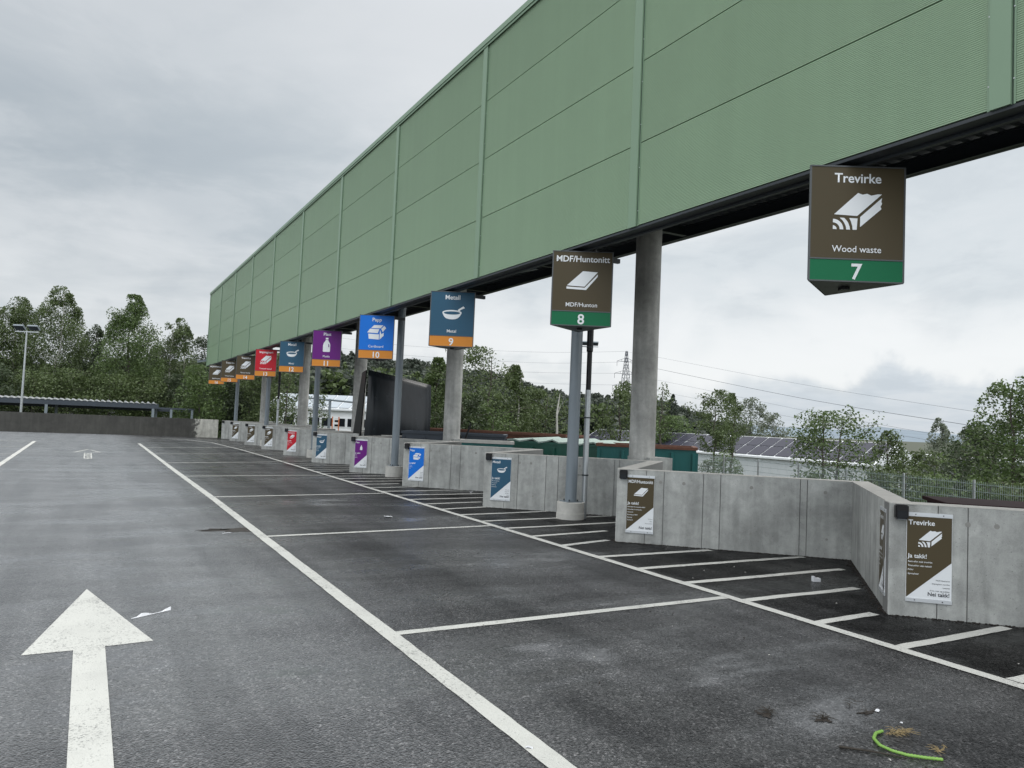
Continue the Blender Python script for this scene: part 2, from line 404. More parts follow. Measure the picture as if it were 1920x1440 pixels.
WX = 8.92; WH = 1.385; WANG = R(-43.5)
WPX = {7: (1665, 1152), 8: (1153, 1015), 9: (905, 947), 10: (754, 909), 11: (654.7, 884.7), 12: (584, 867), 13: (531, 853.8), 14: (489.7, 842), 15: (457.9, 834), 16: (430, 828)}
CORN = {}
for k, (a, b) in WPX.items():
    q = ray(a, b); CORN[k] = (WX, WX*q.y/q.x)
CORN[17] = (WX, 61.9)
CORN[7] = (8.83, 6.18)
CORN[6] = (8.9, .25)
def inner(k):     # right-hand (inner) corner of bay k
    c = CORN[k]; n = CORN[k-1] if k-1 in CORN else (8.9, c[1]-5.9)
    p = c[1]-n[1]
    return (c[0]+3.07, c[1]-.49*p)
deck = [(-60, -25), (8.9+3.07, -25)]
for k in range(6, 18):
    if k == 6: deck += [(8.9+3.07, CORN[6][1]-2.9)]
    else: deck += [inner(k)]
    deck += [CORN[k]]
deck += [(WX, 64.1), (-60, 68)]
# the deck as a slab of asphalt on a concrete base
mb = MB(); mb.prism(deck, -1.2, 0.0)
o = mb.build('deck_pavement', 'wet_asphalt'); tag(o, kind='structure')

rnd = random.Random(5)
def strip(pts, w, name, z=.004, jit=.008, ends=None):
    """painted line along pts, slightly uneven edges"""
    P = [Vector((p[0], p[1], 0)) for p in pts]
    L = []; step = .14
    for i in range(len(P)-1):
        n = max(1, int((P[i+1]-P[i]).length/step))
        for j in range(n): L.append(P[i].lerp(P[i+1], j/n))
    L.append(P[-1]); vs = []; fs = []
    for i, p in enumerate(L):
        d = (L[min(i+1, len(L)-1)]-L[max(i-1, 0)]).normalized(); nrm = Vector((-d.y, d.x, 0))
        drift = .25*jit*math.sin(i*.37+w*50)
        vs += [tuple(p+nrm*(w/2+drift+rnd.uniform(-jit, jit)*.45)+Vector((0, 0, z))), tuple(p-nrm*(w/2-drift+rnd.uniform(-jit, jit)*.45)+Vector((0, 0, z)))]
    for i in range(len(L)-1): fs.append((2*i, 2*i+1, 2*i+3, 2*i+2))
    o = mk(name, vs, fs, 'road_paint'); tag(o, kind='structure'); return o
AX, BX = 2.78, 7.60
strip([(2.76, -3), (2.77, 4.2), (2.78, 10), (2.80, 20), (2.74, 30), (2.70, 50.2)], .17, 'lane_line', z=.0065)
strip([(7.46, -3), (7.50, 4), (7.54, 8), (7.60, 20), (7.64, 30), (7.66, 38), (7.58, 45.2), (7.2, 54), (6.0, 58), (3.5, 59.6)], .15, 'bay_front_line', z=.0065)
strip([(-2.52, -3), (-2.53, 30), (-2.52, 50.3)], .17, 'lane_line', z=.0065)
for a, b in [((734, 1189), (1352, 1121)), ((500, 1006), (915, 986)), ((402, 932), (716, 925)), ((351, 893), (610, 891)), ((317, 868), (525, 866)), ((290, 851), (470, 851)), ((272, 839), (430, 839))]:
    A, B = ground(*a), ground(*b)
    strip([(2.83, A.y), (7.5, A.y+(B.y-A.y)*1.0)], .13, 'stall_line')
strip([(2.83, .95), (7.45, 1.0)], .13, 'stall_line')
for yy in (50.0, 43.7, 37.5, 31, 24.8, 18.4, 12): strip([(-2.6, yy), (-7.4, yy+.3)], .12, 'stall_line')
# hatch marks between the front line and the concrete bays
def hatch_end(y):      # x where a mark stops short of the sawtooth wall
    for k in range(17, 5, -1):
        c = CORN[k]; n = CORN.get(k-1, (8.9, c[1]-5.9)); i = inner(k)
        if n[1] <= y <= c[1]:
            if y >= i[1]: t = (c[1]-y)/(c[1]-i[1]); return c[0]+(i[0]-c[0])*t
            t = (y-n[1])/(i[1]-n[1]); return n[0]+(i[0]-n[0])*t
    return 9
y = 2.9; i = 0
HY = [.8, 1.9, 2.95, 4.02, 5.16, 6.2, 7.35, 8.47, 9.55, 10.6, 11.75, 12.85, 13.95]
while HY[-1] < 58: HY.append(HY[-1]+1.09)
for y in HY:
    e = min(hatch_end(y)-.20+rnd.uniform(-.08, .05), 11.35)
    if e < 8.2: continue
    dy = .06 if y < 11 else (.35 if y < 40 else .5)
    ys = [y+dy*t+rnd.uniform(-.015, .015) for t in (0, .3, .6, 1)]
    strip([(7.6, ys[0]), (7.6+(e-7.6)*.3, ys[1]), (7.6+(e-7.6)*.6, ys[2]), (e, ys[3])], .14, 'hatch_marking', z=.004, jit=.016)
# arrows
def poly_mark(pts, name, z=.004):
    o = mk(name, [(a, b, z) for a, b in pts], [tuple(range(len(pts)))], 'road_paint'); tag(o, kind='structure'); return o
mk_arrow = [(.11, 10.4), (-.38, 7.85), (.01, 7.86), (.02, 3.2), (.27, 3.2), (.26, 7.90), (.66, 7.94)]
poly_mark(mk_arrow, 'direction_arrow')
HA = [(.09, 42.4), (-.44, 39.7), (-.05, 39.7), (-.05, 35.2), (.22, 35.2), (.22, 39.7), (.62, 39.8)]
vs = []; fs = []
def seg(a, b, w):
    a = Vector(a); b = Vector(b); d = (b-a).normalized(); n_ = Vector((-d.y, d.x))*w/2; k = len(vs)
    vs.extend([(p.x, p.y, .004) for p in (a+n_, a-n_, b-n_, b+n_)]); fs.append((k, k+1, k+2, k+3))
seg(HA[0], HA[1], .09); seg((.2, 41.9), (.60, 39.95), .08); seg((-.38, 39.85), (-.1, 39.9), .12); seg((.28, 40.0), (.5, 40.0), .2)
seg((-.04, 39.4), (-.04, 35.2), .05); seg((.21, 39.4), (.21, 35.2), .05)
for q in (35.3, 36.2, 37.0, 37.9, 38.9): seg((0.0, q), (.17, q+rnd.uniform(-.1, .1)), .35)
seg((.085, 35.5), (.085, 38.5), .04)
tag(mk('direction_arrow', vs, fs, 'road_paint'), kind='structure')

# ------------------------------------------------------------------ concrete bay walls
def bay_wall(k, label):
    C = Vector(CORN[k]); I = Vector(inner(k))
    n = CORN.get(k-1, (8.9, CORN[k][1]-5.9)); N = Vector(n)
    t = .3
    root = empty('bay_wall', (0, 0, 0), 0, label, 'concrete wall', 'sawtooth concrete bay walls')
    d1 = (I-C).normalized(); n1 = Vector((-d1.y, d1.x))       # away from the lane
    if n1.x < 0: n1 = -n1
    d2 = (N-I).normalized(); n2 = Vector((-d2.y, d2.x))
    if n2.x < 0: n2 = -n2
    # offset inner polygon
    def inter(p, d, q, e):
        det = d.x*(-e.y)+e.x*d.y
        if abs(det) < 1e-6: return p
        s = ((q.x-p.x)*(-e.y)+e.x*(q.y-p.y))/det; return p+d*s
    Ib = inter(C+n1*t, d1, I+n2*t, d2)
    s0 = C+n1*t-d1*0; 
    # front panel and return panel, butted at the inner corner
    mb = MB(); Lf = (I-C).length
    joints = [0, .55, .88, 1.6, 1.91, 3.30, 3.42, Lf]
    joints = [j for j in joints if j <= Lf-.3 or j == Lf]
    g = .006; g_ = .012
    for a, b in zip(joints[:-1], joints[1:]):
        a2 = a+(g if a > 0 else .0); b2 = b-(g if b < Lf else 0)
        p = [C+d1*a2, C+d1*b2, C+d1*b2+n1*.02, C+d1*a2+n1*.02]
        mb.cur = 0; mb.prism([tuple(q) for q in p], 0.0, WH-.012)
    mb.cur = 0
    core = [C+n1*.0201, I+n1*.0201, Ib, C+n1*t+d1*0]
    mb.cur = 1; mb.prism([tuple(q) for q in [C+n1*.0201, I+n1*.0201, Ib, C+n1*t]], -.9, WH-.013)
    mb.cur = 2
    mb.prism([tuple(q) for q in [C-n1*.004, I-n1*.004, Ib, C+n1*t]], WH-.012, WH)
    o1 = mb.build('front_panel', ['concrete', 'concrete_joint', 'concrete_top'], root)
    mb = MB(); Lr = (N-I).length
    J = [0, 1.3, 2.55, 3.35, Lr-.09]
    for a, b in zip(J[:-1], J[1:]):
        a2 = a+(g if a > 0 else 0); b2 = b-(g if b < Lr-.1 else 0)
        p = [I+d2*a2, I+d2*b2, I+d2*b2+n2*.02, I+d2*a2+n2*.02]
        mb.cur = 0; mb.prism([tuple(q) for q in p], 0, WH-.012)
    E1 = N-d2*.09
    nx = Vector((math.cos(WANG), math.sin(WANG)))
    E2 = N+nx*.0
    mb.cur = 0
    mb.prism([tuple(q) for q in [E1, E2, E2+n2*.03, E1+n2*.03]], 0, WH-.012)
    mb.cur = 1; mb.prism([tuple(q) for q in [I+n2*.0201, E1+n2*.0301, E1+n2*t*.98, Ib]], -.9, WH-.013)
    mb.cur = 2; mb.prism([tuple(q) for q in [I-n2*.004, E2-n2*.002, E2+n2*t*.98, Ib]], WH-.0125, WH-.0005)
    o2 = mb.build('return_panel', ['concrete', 'concrete_joint', 'concrete_top'], root)
    # tie-rod holes
    mb = MB()
    for s, z in [(.92 if k != 8 else .79, 1.17), (1.23, 1.17), (2.45, 1.17), (3.75, 1.16), (1.25, .35), (2.5, .33), (3.72, .33)]:
        if z < .5 and (k+int(s*10)) % 3: continue
        c = C+d1*(s+rnd.uniform(-.05, .05)); r_ = .032 if z > .5 else .022
        ring = []
        for a in range(14):
            an = 2*math.pi*a/14; q = c+d1*(math.cos(an)*r_)-n1*.0015; ring.append((q.x, q.y, z+math.sin(an)*r_))
        mb.add(ring, [tuple(range(14))])
    mb.build('tie_holes', 'tie_hole', root)
    return root, C, d1, n1
desc = {6: 'concrete bay wall nearest the camera at the right edge', 7: 'grey concrete bay wall carrying the large brown cut-beam poster at right', 8: 'grey concrete bay wall with the brown flat-board poster nearest the camera', 9: 'grey concrete bay wall with the slate blue frying-pan poster beside the first post footing',
        10: 'grey concrete bay wall with the bright blue cardboard-box poster', 11: 'grey concrete bay wall with the purple bottle poster', 12: 'grey concrete bay wall with the farther slate blue pan poster',
        13: 'grey concrete bay wall with the red poster', 14: 'grey concrete bay wall with the brown beam poster next past the red one', 15: 'grey concrete bay wall with the second brown beam poster past the red one', 16: 'grey concrete bay wall with the farthest small poster', 17: 'plain light concrete bay wall with a lamp but no poster, at the far end'}
WALL = {}
for k in range(7, 18):
    WALL[k] = bay_wall(k, desc[k])
# near wall piece past the right edge of the view
# end wall across the far end
mb = MB(); mb.prism([(-60, 69.3), (6.9, 64.05), (8.9, 63.6), (8.9, 64.0), (6.9, 64.4), (-60, 69.65)], -1.0, 1.40)
ew = mb.build('end_wall', 'concrete_soaked'); tag(ew, 'long rain-darkened concrete parapet wall across the far end of the deck', 'concrete wall')

# ------------------------------------------------------------------ pictograms (unit: sign width 1, x from -.5 to .5, z measured from the centre of the pictogram)
def arc(cx, cz, r_, a0, a1, n=10): return [(cx+r_*math.cos(R(a0+(a1-a0)*i/n)), cz+r_*math.sin(R(a0+(a1-a0)*i/n))) for i in range(n+1)]
def picto(kind):
    W = []; Bk = []
    if kind == 'beam':
        s = 1/910; f = lambda l: [((x-652)*s, (635-z)*s) for x, z in l]
        W.append(f([(422, 670), (655, 447), (700, 463), (745, 452), (785, 470), (850, 455), (890, 455), (650, 680)]))
        W.append(f([(680, 690), (893, 490), (885, 530), (893, 548), (878, 580), (888, 603), (680, 792)]))
        def g(l): return [((413+x-652)*s, (635-820+z)*s) for x, z in l]
        W.append(g([(0, 0)]+arc(0, 0, 38, 0, 90)))
        W.append(g(arc(0, 0, 104, 0, 90)+arc(0, 0, 68, 90, 0)))
        W.append(g([(132, 0), (170, 0), (165, 30), (150, 70), (132, 95), (110, 117), (66, 117), (95, 90), (115, 60), (128, 30)]))
        W.append(g([(195, 0), (235, 0), (242, 115), (160, 117), (178, 80), (190, 40)]))
    elif kind == 'board':
        s = 1/812; f = lambda l: [((x-678)*s, (648-z)*s) for x, z in l]
        W.append(f([(468, 722), (683, 517), (888, 527), (712, 733)]))
        W.append(f([(463, 738), (715, 747), (890, 556), (888, 590), (735, 778), (463, 768)]))
    elif kind == 'pan':
        s = 1/850; f = lambda l: [((x-690)*s, (630-z)*s) for x, z in l]
        top = [(685+190*math.cos(R(a)), 617-50*math.sin(R(a))) for a in range(0, 181, 12)]
        W.append(f(top+[(500, 640), (530, 700), (570, 735), (630, 750), (700, 752), (760, 745), (805, 725), (840, 690), (868, 640)]))
        W.append(f([(785, 590), (812, 548), (905, 487), (936, 522), (850, 562), (832, 604)]))
        Bk.append(f([(685+160*math.cos(R(a)), 626-32*math.sin(R(a))) for a in range(0, 360, 12)]))
    elif kind == 'bottle':
        s = 1/222; f = lambda l: [((x-147)*s, (372-z)*s) for x, z in l]
        W.append(f([(136, 318), (157, 318), (157, 331), (136, 331)]))
        W.append(f([(138, 335), (155, 335), (160, 345), (171, 362), (174, 378), (174, 424), (170, 429), (121, 429), (117, 424), (117, 378), (121, 362), (132, 345)]))
        Bk.append(f([(158, 363), (164, 370), (167, 380), (166, 392), (160, 392)]))
    elif kind == 'box':
        s = 1/272; f = lambda l: [((x-540)*s, (275-z)*s) for x, z in l]
        W.append(f([(496, 243), (518, 219), (592, 218), (572, 243)])); W.append(f([(577, 247), (600, 222), (616, 240), (590, 272)]))
        W.append(f([(466, 279), (487, 249), (561, 250), (551, 283)])); W.append(f([(475, 289), (561, 292), (561, 333), (480, 329)]))
        W.append(f([(567, 255), (580, 290), (598, 277), (598, 302), (567, 333)]))
    return W, Bk
def add_picto(kind, x, z, wid, parent, bgm, y=-.006):
    W, Bk = picto(kind); mb = MB()
    for p in W: mb.cur = 0; mb.add([(x+a*wid, y, z+b*wid) for a, b in p], [tuple(range(len(p)))])
    for p in Bk: mb.cur = 1; mb.add([(x+a*wid, y-.0015, z+b*wid) for a, b in p], [tuple(range(len(p)))])
    return mb.build('pictogram', ['sign_white', bgm], parent)

# ------------------------------------------------------------------ hanging signs
INFO = {7: ('Trevirke', 'Wood waste', 'beam', 'brown', 'green'), 8: ('MDF/Huntonitt', 'MDF/Hunton', 'board', 'brown', 'green'), 9: ('Metall', 'Metal', 'pan', 'slate', 'orange'),
        10: ('Papp', 'Cardboard', 'box', 'blue', 'orange'), 11: ('Plast', 'Plastic', 'bottle', 'purple', 'orange'), 12: ('Metall', 'Metal', 'pan', 'slate', 'orange'),
        13: ('Impregnert', 'Treated wood', 'beam', 'red', 'orange'), 14: ('Trevirke', 'Wood waste', 'beam', 'brown', 'orange'), 15: ('Trevirke', 'Wood waste', 'beam', 'brown', 'orange'), 16: ('MDF/Huntonitt', 'MDF/Hunton', 'board', 'brown', 'orange')}
SLAB = {7: 'large brown hanging sign with cut-beam symbol and green band numbered 7', 8: 'brown hanging sign with flat-board symbol and green band numbered 8', 9: 'slate blue hanging sign with frying pan and orange band numbered 9',
        10: 'bright blue hanging sign with open cardboard box, numbered 10', 11: 'purple hanging sign with white bottle, numbered 11', 12: 'slate blue hanging sign with frying pan, numbered 12',
        13: 'red hanging sign with white beam, numbered 13', 14: 'brown hanging sign with beam symbol over orange number 14', 15: 'brown hanging sign with beam symbol over orange number 15', 16: 'farthest brown hanging sign with flat-board symbol over orange number 16'}
SW = 1.13; ST = 5.47; SBZ = 4.045; SANG = R(-30.5)
def bay_sign(k):
    title, sub, pic, c, band = INFO[k]
    ctr = Vector((8.02, 12.06+5.945*(k-8) + (0 if k < 12 else 0)))
    root = empty('hanging_sign', (ctr.x, ctr.y, SBZ), SANG, SLAB[k], 'sign', 'three-sided bay signs hanging under the green cladding')
    H_ = ST-SBZ; bh = .265; hw = SW/2; dep = .97
    # three faces
    A, B, C = Vector((-hw, 0)), Vector((hw, 0)), Vector((0, dep))
    mb = MB(); mb.prism([(-hw+.01, .012), (hw-.01, .012), (0, dep-.02)], .012, H_-.01); mb.build('body', 'sign_under', root)
    mb = MB(); mb.prism([(-hw, .002), (hw, .002), (0, dep)], 0, .011); mb.build('underside', 'sign_under', root)
    mb = MB()
    for P in (A, B, C): mb.box(P.x-.011, P.x+.011, P.y-.004, P.y+.018, .012, H_)
    for zz in (.0, bh+.006, H_-.016):
        for P, Q in ((A, B), (B, C), (C, A)):
            mb.bar((P.x, P.y, zz+.008), (Q.x, Q.y, zz+.008), .018, .016)
    mb.build('frame', 'sign_frame', root)
    for nm, z0_, z1_, mt in (('sign_panel', bh+.022, H_-.016, 'sign_'+c), ('number_band', .016, bh+.004, 'sign_'+band)):
        for j, (P, Q) in enumerate(((A, B), (B, C), (C, A))):
            mb = MB(); P2 = P.lerp(Q, .008); Q2 = P.lerp(Q, .992); ct = (A+B+C)/3; m2 = (P+Q)/2; n_ = (m2-ct).normalized()
            pp = [P2+n_*.002, Q2+n_*.002, Q2-n_*.006, P2-n_*.006]
            mb.prism([tuple(q) for q in pp], z0_, z1_); mb.build(nm, mt, root)
    yy = -.0065
    letters('title_lettering', title, 0, H_-.205, .118, root, 'sign_white', yy, 'C', SW*.90, bold=.022)
    letters('subtitle_lettering', sub, 0, bh+.10, .082, root, 'sign_white', yy, 'C', SW*.6, bold=.006)
    letters('number', str(k), 0, .038, .195, root, 'sign_white', yy, 'C', None, bold=.025)
    add_picto(pic, 0, bh+.60, SW*.98, root, 'sign_'+c, yy)
    mb = MB(); mb.box(-.05, .05, .30, .42, -.035, -.001); mb.build('light_sensor', 'black_plastic', root)
    for x in (-.14, .14):
        mb = MB(); mb.box(x-.02, x+.02, .25, .29, H_, H_+.55); mb.build('hanger', 'grey_steel', root)
    return root
for k in range(7, 17): bay_sign(k)

# ------------------------------------------------------------------ posters and lamps on the bay walls
YES = {7: 'Rent eller malt trevirke\nTrem\u00f8bler uten tekstil\nPaller\nSponplater', 8: 'Behandlet & ubehandlet MDF\nBehandlet & ubehandlet\nHuntonitt\nBranding av MDF\nKartong\nEcoboard', 9: 'Rent metallskrap\nStekepanner\nJernskrap\nKasseroller'}
NO = {7: 'MDF/Huntonitt\nImpregnert trevirke\nLaminat\nKvist, tr\u00e6r og stubber', 8: 'Laminat\nGips\nRent trevirke', 9: 'Elektronikk\nSpraybokser\nGassflasker\nKabler'}
PL = {7: 'brown and white poster with cut-beam symbol at the left of the nearest bay wall', 8: 'brown and white poster with flat board and long title, below the sign numbered 8', 9: 'slate blue and white frying-pan poster, the larger and nearer of two',
      10: 'bright blue and white poster with cardboard box', 11: 'purple and white poster with bottle, white smear above it', 12: 'slate blue and white frying-pan poster, the smaller one farther along',
      13: 'red and white poster with beam symbol', 14: 'brown and white beam poster directly past the red poster', 15: 'brown and white beam poster, second past the red poster', 16: 'farthest small brown and white poster on the bay walls'}
def poster(k, root):
    title, _, pic, c, band = INFO[k]
    w, z0_, z1_ = .51, .235, 1.235
    mb = MB(); mb.box(0, w, -.010, 0, z0_, z1_); mb.build('poster_sheet', 'sign_white', root)
    fs = [(0.004, z0_+.004), (w-.004, z0_+.455*1.0), (w-.004, z1_-.004), (.004, z1_-.004)]
    mb = MB(); mb.add([(a, -.0115, b) for a, b in fs], [(0, 1, 2, 3)]); mb.build('colour_field', 'sign_'+c, root)
    for zz, nm in ((z0_-.045, 'bottom_rail'), (z1_, 'top_rail')):
        mb = MB(); mb.box(-.004, w+.004, -.016, 0, zz, zz+.045); rl = mb.build(nm, 'aluminium', root)
        mb = MB()
        for x in (.1, .41): mb.box(x-.006, x+.006, -.019, -.016, zz+.016, zz+.028)
        mb.build('screws', 'ink_dark', rl)
    yy = -.0135
    letters('title_lettering', title, .02, z1_-.105, .062, root, 'sign_white', yy, 'L', w-.05, bold=.02)
    add_picto(pic, w*.52, z1_-.27, w*.98 if pic != 'bottle' else w*.72, root, 'sign_'+c, yy)
    letters('accept_heading', 'Ja takk!', .02, z1_-.51, .053, root, 'sign_white', yy, 'L', None, bold=.02)
    ty = YES.get(k, YES[7] if pic == 'beam' else YES[8] if pic == 'board' else YES[9] if pic == 'pan' else ('Kartong\nPappesker\nPapir' if pic == 'box' else 'Flasker\nKanner\nPlastfolie'))
    letters('small_print', ty, .02, z1_-.565, .021, root, 'sign_white', yy, 'L', .28 if '\n' in ty and k != 8 else .33, bold=.01, lines=2.0)
    no = NO.get(k, 'Restavfall\nMatavfall\nHageavfall\nFarlig avfall')
    letters('small_print', no, w-.02, z0_+.225, .018, root, 'ink_dark', yy, 'R', None, bold=.0, lines=2.0)
    letters('reject_heading', 'Nei takk!', w-.02, z0_+.04, .048, root, 'ink_dark', yy, 'R', None, bold=.02)
def wall_lamp(parent_loc, rz, label):
    root = empty('wall_lamp', parent_loc, rz, label, 'lamp', 'black lamps at the bay wall corners')
    mb = MB(); mb.box(0, .15, -.10, 0, 0, .175)
    o = mb.build('housing', 'black_plastic', root)
    bm = bmesh.new(); bm.from_mesh(o.data); bmesh.ops.bevel(bm, geom=bm.edges[:], offset=.014, segments=2, affect='EDGES'); bm.to_mesh(o.data); bm.free()
    mb = MB(); mb.box(.02, .13, -.104, -.1005, .015, .10); mb.build('lens', 'glass_dark', root)
    mb = MB(); mb.box(.03, .12, -.09, -.01, -.006, -.0005); mb.build('vent_plate', 'grey_steel', root)
LL = {7: 'large black box lamp beside the brown cut-beam poster at right', 8: 'black box lamp above the left of the brown flat-board poster', 9: 'black box lamp by the nearer frying-pan poster', 10: 'black box lamp by the bright blue poster', 11: 'black box lamp by the purple poster',
      12: 'black box lamp by the farther frying-pan poster', 13: 'black box lamp by the red poster', 14: 'black box lamp next past the red poster, over a brown poster', 15: 'black box lamp over the second brown poster past the red one', 16: 'black box lamp over the farthest poster', 17: 'farthest black lamp, on the plain wall with no poster'}
for k in range(7, 18):
    _, C, d1, n1 = WALL[k]
    rz = math.atan2(d1.y, d1.x)
    p = C+d1*.05-n1*.004
    wall_lamp((p.x, p.y, WH-.19), rz, LL[k])
    if k == 17: continue
    p = C+d1*.195-n1*.0045
    root = empty('wall_poster', (p.x, p.y, 0), rz, PL[k], 'poster', 'waste sorting posters on the bay walls')
    poster(k, root)
# second poster on the return face beside the nearest corner
I = Vector(inner(8)); N = Vector(CORN[7]); d2 = (N-I).normalized(); n2 = Vector((-d2.y, d2.x)); n2 = n2 if n2.x > 0 else -n2
p = N-d2*.68-n2*.0045
root = empty('wall_poster', (p.x, p.y, 0), math.atan2(d2.y, d2.x), 'narrow-looking brown and white poster seen edge-on around the corner from the largest poster', 'poster', 'waste sorting posters on the bay walls')
poster(7, root)

# ------------------------------------------------------------------ green clad gantry
DX = 7.88; CZ0 = 5.567; CH = 5.665; LB = 6.003; YE = 64.39
g = empty('clad_gantry', (DX, YE, CZ0), 0, 'long raised green gantry clad in fine horizontal ribbed panels with a dark steel underside', 'canopy')
def rib_panel(y0, y1, z0_, z1_):
    """finely ribbed sheet; local coords: x depth (0 = face), y, z"""
    pitch = .0235; n = int(round((z1_-z0_)/pitch)); pr = []
    for i in range(n):
        z = z0_+(z1_-z0_)*i/n; h = (z1_-z0_)/n
        pr += [(0.0, z+h*.02), (0.0, z+h*.48), (.0055, z+h*.56), (.0055, z+h*.90)]
    pr.append((0, z1_))
    vs = [(x, y, z) for y in (y0, y1) for x, z in pr]; m = len(pr)
    fs = [(i, i+1, i+1+m, i+m) for i in range(m-1)]
    # back sheet closes it
    n0 = len(vs); vs += [(.08, y0, z0_), (.08, y1, z0_), (.08, y0, z1_), (.08, y1, z1_)]
    fs += [(n0, n0+1, n0+3, n0+2), (0, m, n0+1, n0), (m-1, n0+2, n0+3, 2*m-1)]
    return vs, fs
vs0, fs0 = rib_panel(0, 1, 0, 1)
ph = CH/4
proto = None
for k in range(0, 12):
    for r_ in range(4):
        if proto is None:
            v, f_ = rib_panel(-LB+.006, -.006, .008, ph-.008)
            proto = mk('cladding_panel', v, f_, 'green_cladding', g); c = proto
        else: c = copy_mesh(proto, g)
        c.location = (0, -LB*k, ph*r_)
mb = MB(); mb.box(.085, .25, -12*LB, 0, .02, CH-.02); mb.build('screen_core', 'green_seam_shade', g)
proto = None
for k in range(0, 13):
    if proto is None:
        mb = MB(); w = .105
        mb.box(-.035, -.001, -w, w, -.012, CH)
        mb.box(-.006, -.001, w+.0005, w+.035, -.010, CH); mb.box(-.006, -.001, -w-.035, -w-.0155, -.010, CH); mb.cur = 1; mb.box(-.010, -.001, -w-.015, -w-.0005, -.010, CH); mb.cur = 0  # dark strip paints the batten's shadow along its near side
        proto = mb.build('batten', ['green_trim', 'green_seam_shade'], g); c = proto
        mb = MB()
        for i in range(8):
            z = .25+i*.74
            for yy in (w+.02, -w-.02): mb.box(-.012, -.006, yy-.006, yy+.006, z-.006, z+.006)
        sp = mb.build('rivets', 'aluminium', c)
    else:
        c = copy_mesh(proto, g); c2 = copy_mesh(sp, c)
    c.location = (0, -LB*k, 0)
mb = MB(); mb.box(-.07, .30, -12*LB-.2, .15, CH+.001, CH+.13); mb.box(-.05, -.036, -12*LB-.2, .15, CH-.06, CH); mb.build('coping', 'green_trim', g)
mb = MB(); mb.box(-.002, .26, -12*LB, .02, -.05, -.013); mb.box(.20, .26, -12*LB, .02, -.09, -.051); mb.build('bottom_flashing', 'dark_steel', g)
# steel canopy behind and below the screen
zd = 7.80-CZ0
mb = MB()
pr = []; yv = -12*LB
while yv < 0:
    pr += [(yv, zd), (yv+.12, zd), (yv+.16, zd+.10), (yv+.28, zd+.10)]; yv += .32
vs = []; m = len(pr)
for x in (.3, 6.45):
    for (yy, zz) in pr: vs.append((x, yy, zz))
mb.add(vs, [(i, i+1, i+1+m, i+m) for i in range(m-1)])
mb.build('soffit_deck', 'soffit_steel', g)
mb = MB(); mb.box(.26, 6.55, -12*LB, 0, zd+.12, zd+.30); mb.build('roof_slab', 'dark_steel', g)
def ibeam(mb, p, q, h, w):
    p = Vector(p); q = Vector(q)
    mb.bar(p+Vector((0, 0, h/2)), q+Vector((0, 0, h/2)), .02, h)
    mb.bar(p+Vector((0, 0, .009)), q+Vector((0, 0, .009)), w, .018); mb.bar(p+Vector((0, 0, h-.009)), q+Vector((0, 0, h-.009)), w, .018)
for x in (6.3, 3.6):
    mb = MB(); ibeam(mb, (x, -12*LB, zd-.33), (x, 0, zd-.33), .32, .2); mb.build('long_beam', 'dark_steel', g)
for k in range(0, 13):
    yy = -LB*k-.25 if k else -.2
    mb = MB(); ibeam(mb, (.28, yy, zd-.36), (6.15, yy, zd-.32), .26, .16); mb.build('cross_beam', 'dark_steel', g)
for k in range(0, 6):
    y0 = 15.3+11.75*k-YE
    mb = MB(); ibeam(mb, (4.6, y0-5.6, zd-.62), (.45, y0+.6, zd-1.45), .16, .14); mb.build('diagonal_brace', 'grey_steel', g)
for k in range(7, 17):
    yy = 12.36+5.945*(k-8)-YE
    mb = MB(); mb.box(.05, 1.2, yy-.04, yy+.04, -.14, -.054); mb.build('sign_bracket', 'dark_steel', g)

# ------------------------------------------------------------------ columns, posts, downpipes
cl_ = ['thick round concrete column nearest the camera, behind the flat-board bay', 'thick round concrete column under the sign numbered 9', 'thick round concrete column behind the sign numbered 10, left of the dark hopper', 'thick round concrete column behind the sign numbered 12', 'thick round concrete column behind the sign numbered 13']
for i, pxy in enumerate([(1203, 865), (846, 827), (670, 808), (566, 800), (494, 797)]):
    q = ray(*pxy); x = 12.32; y = x*q.y/q.x
    root = empty('concrete_column', (x, y, -1), 0, cl_[i], 'column', 'thick concrete columns carrying the green gantry')
    mb = MB(); mb.tube([(0, 0, 0), (0, 0, 8.72)], .325, 32, cap=False); shade_auto(mb.build('shaft', 'concrete_column', root))
    mb = MB(); mb.box(-.1, .62, -.45, .45, 0, 2.45); mb.build('pier_block', 'concrete', root)
pl_ = ['blue-grey steel post on a round concrete footing under the sign numbered 8', 'blue-grey steel post on a round footing between the purple and bright blue posters', 'blue-grey steel post on a footing left of the farther frying-pan poster', 'blue-grey steel post under the sign numbered 13', 'farthest blue-grey steel post under the signs numbered 14 and 15']
for i, y in enumerate([15.12, 26.95, 38.6, 50.6, 62.4]):
    x = 9.97
    root = empty('steel_post', (x, y, 0), 0, pl_[i], 'post', 'blue-grey steel posts along the bays')
    mb = MB(); mb.tube([(0, 0, .41), (0, 0, 7.6)], .135, 24); shade_auto(mb.build('shaft', 'grey_steel', root))
    mb = MB(); mb.tube([(0, 0, 0), (0, 0, .14), (0, 0, .145), (0, 0, .385), (0, 0, .39)], [.325, .325, .318, .318, .30], 32); shade_auto(mb.build('footing', 'concrete_top', root))
    mb = MB(); mb.box(-.19, .19, -.19, .19, .391, .409); mb.build('base_plate', 'grey_steel', root)
    for a in range(4):
        mb = MB(); mb.tube([(.16*math.cos(a*math.pi/2+.78), .16*math.sin(a*math.pi/2+.78), .41), (.16*math.cos(a*math.pi/2+.78), .16*math.sin(a*math.pi/2+.78), .45)], .016, 6); mb.build('anchor_bolt', 'dark_steel', root)
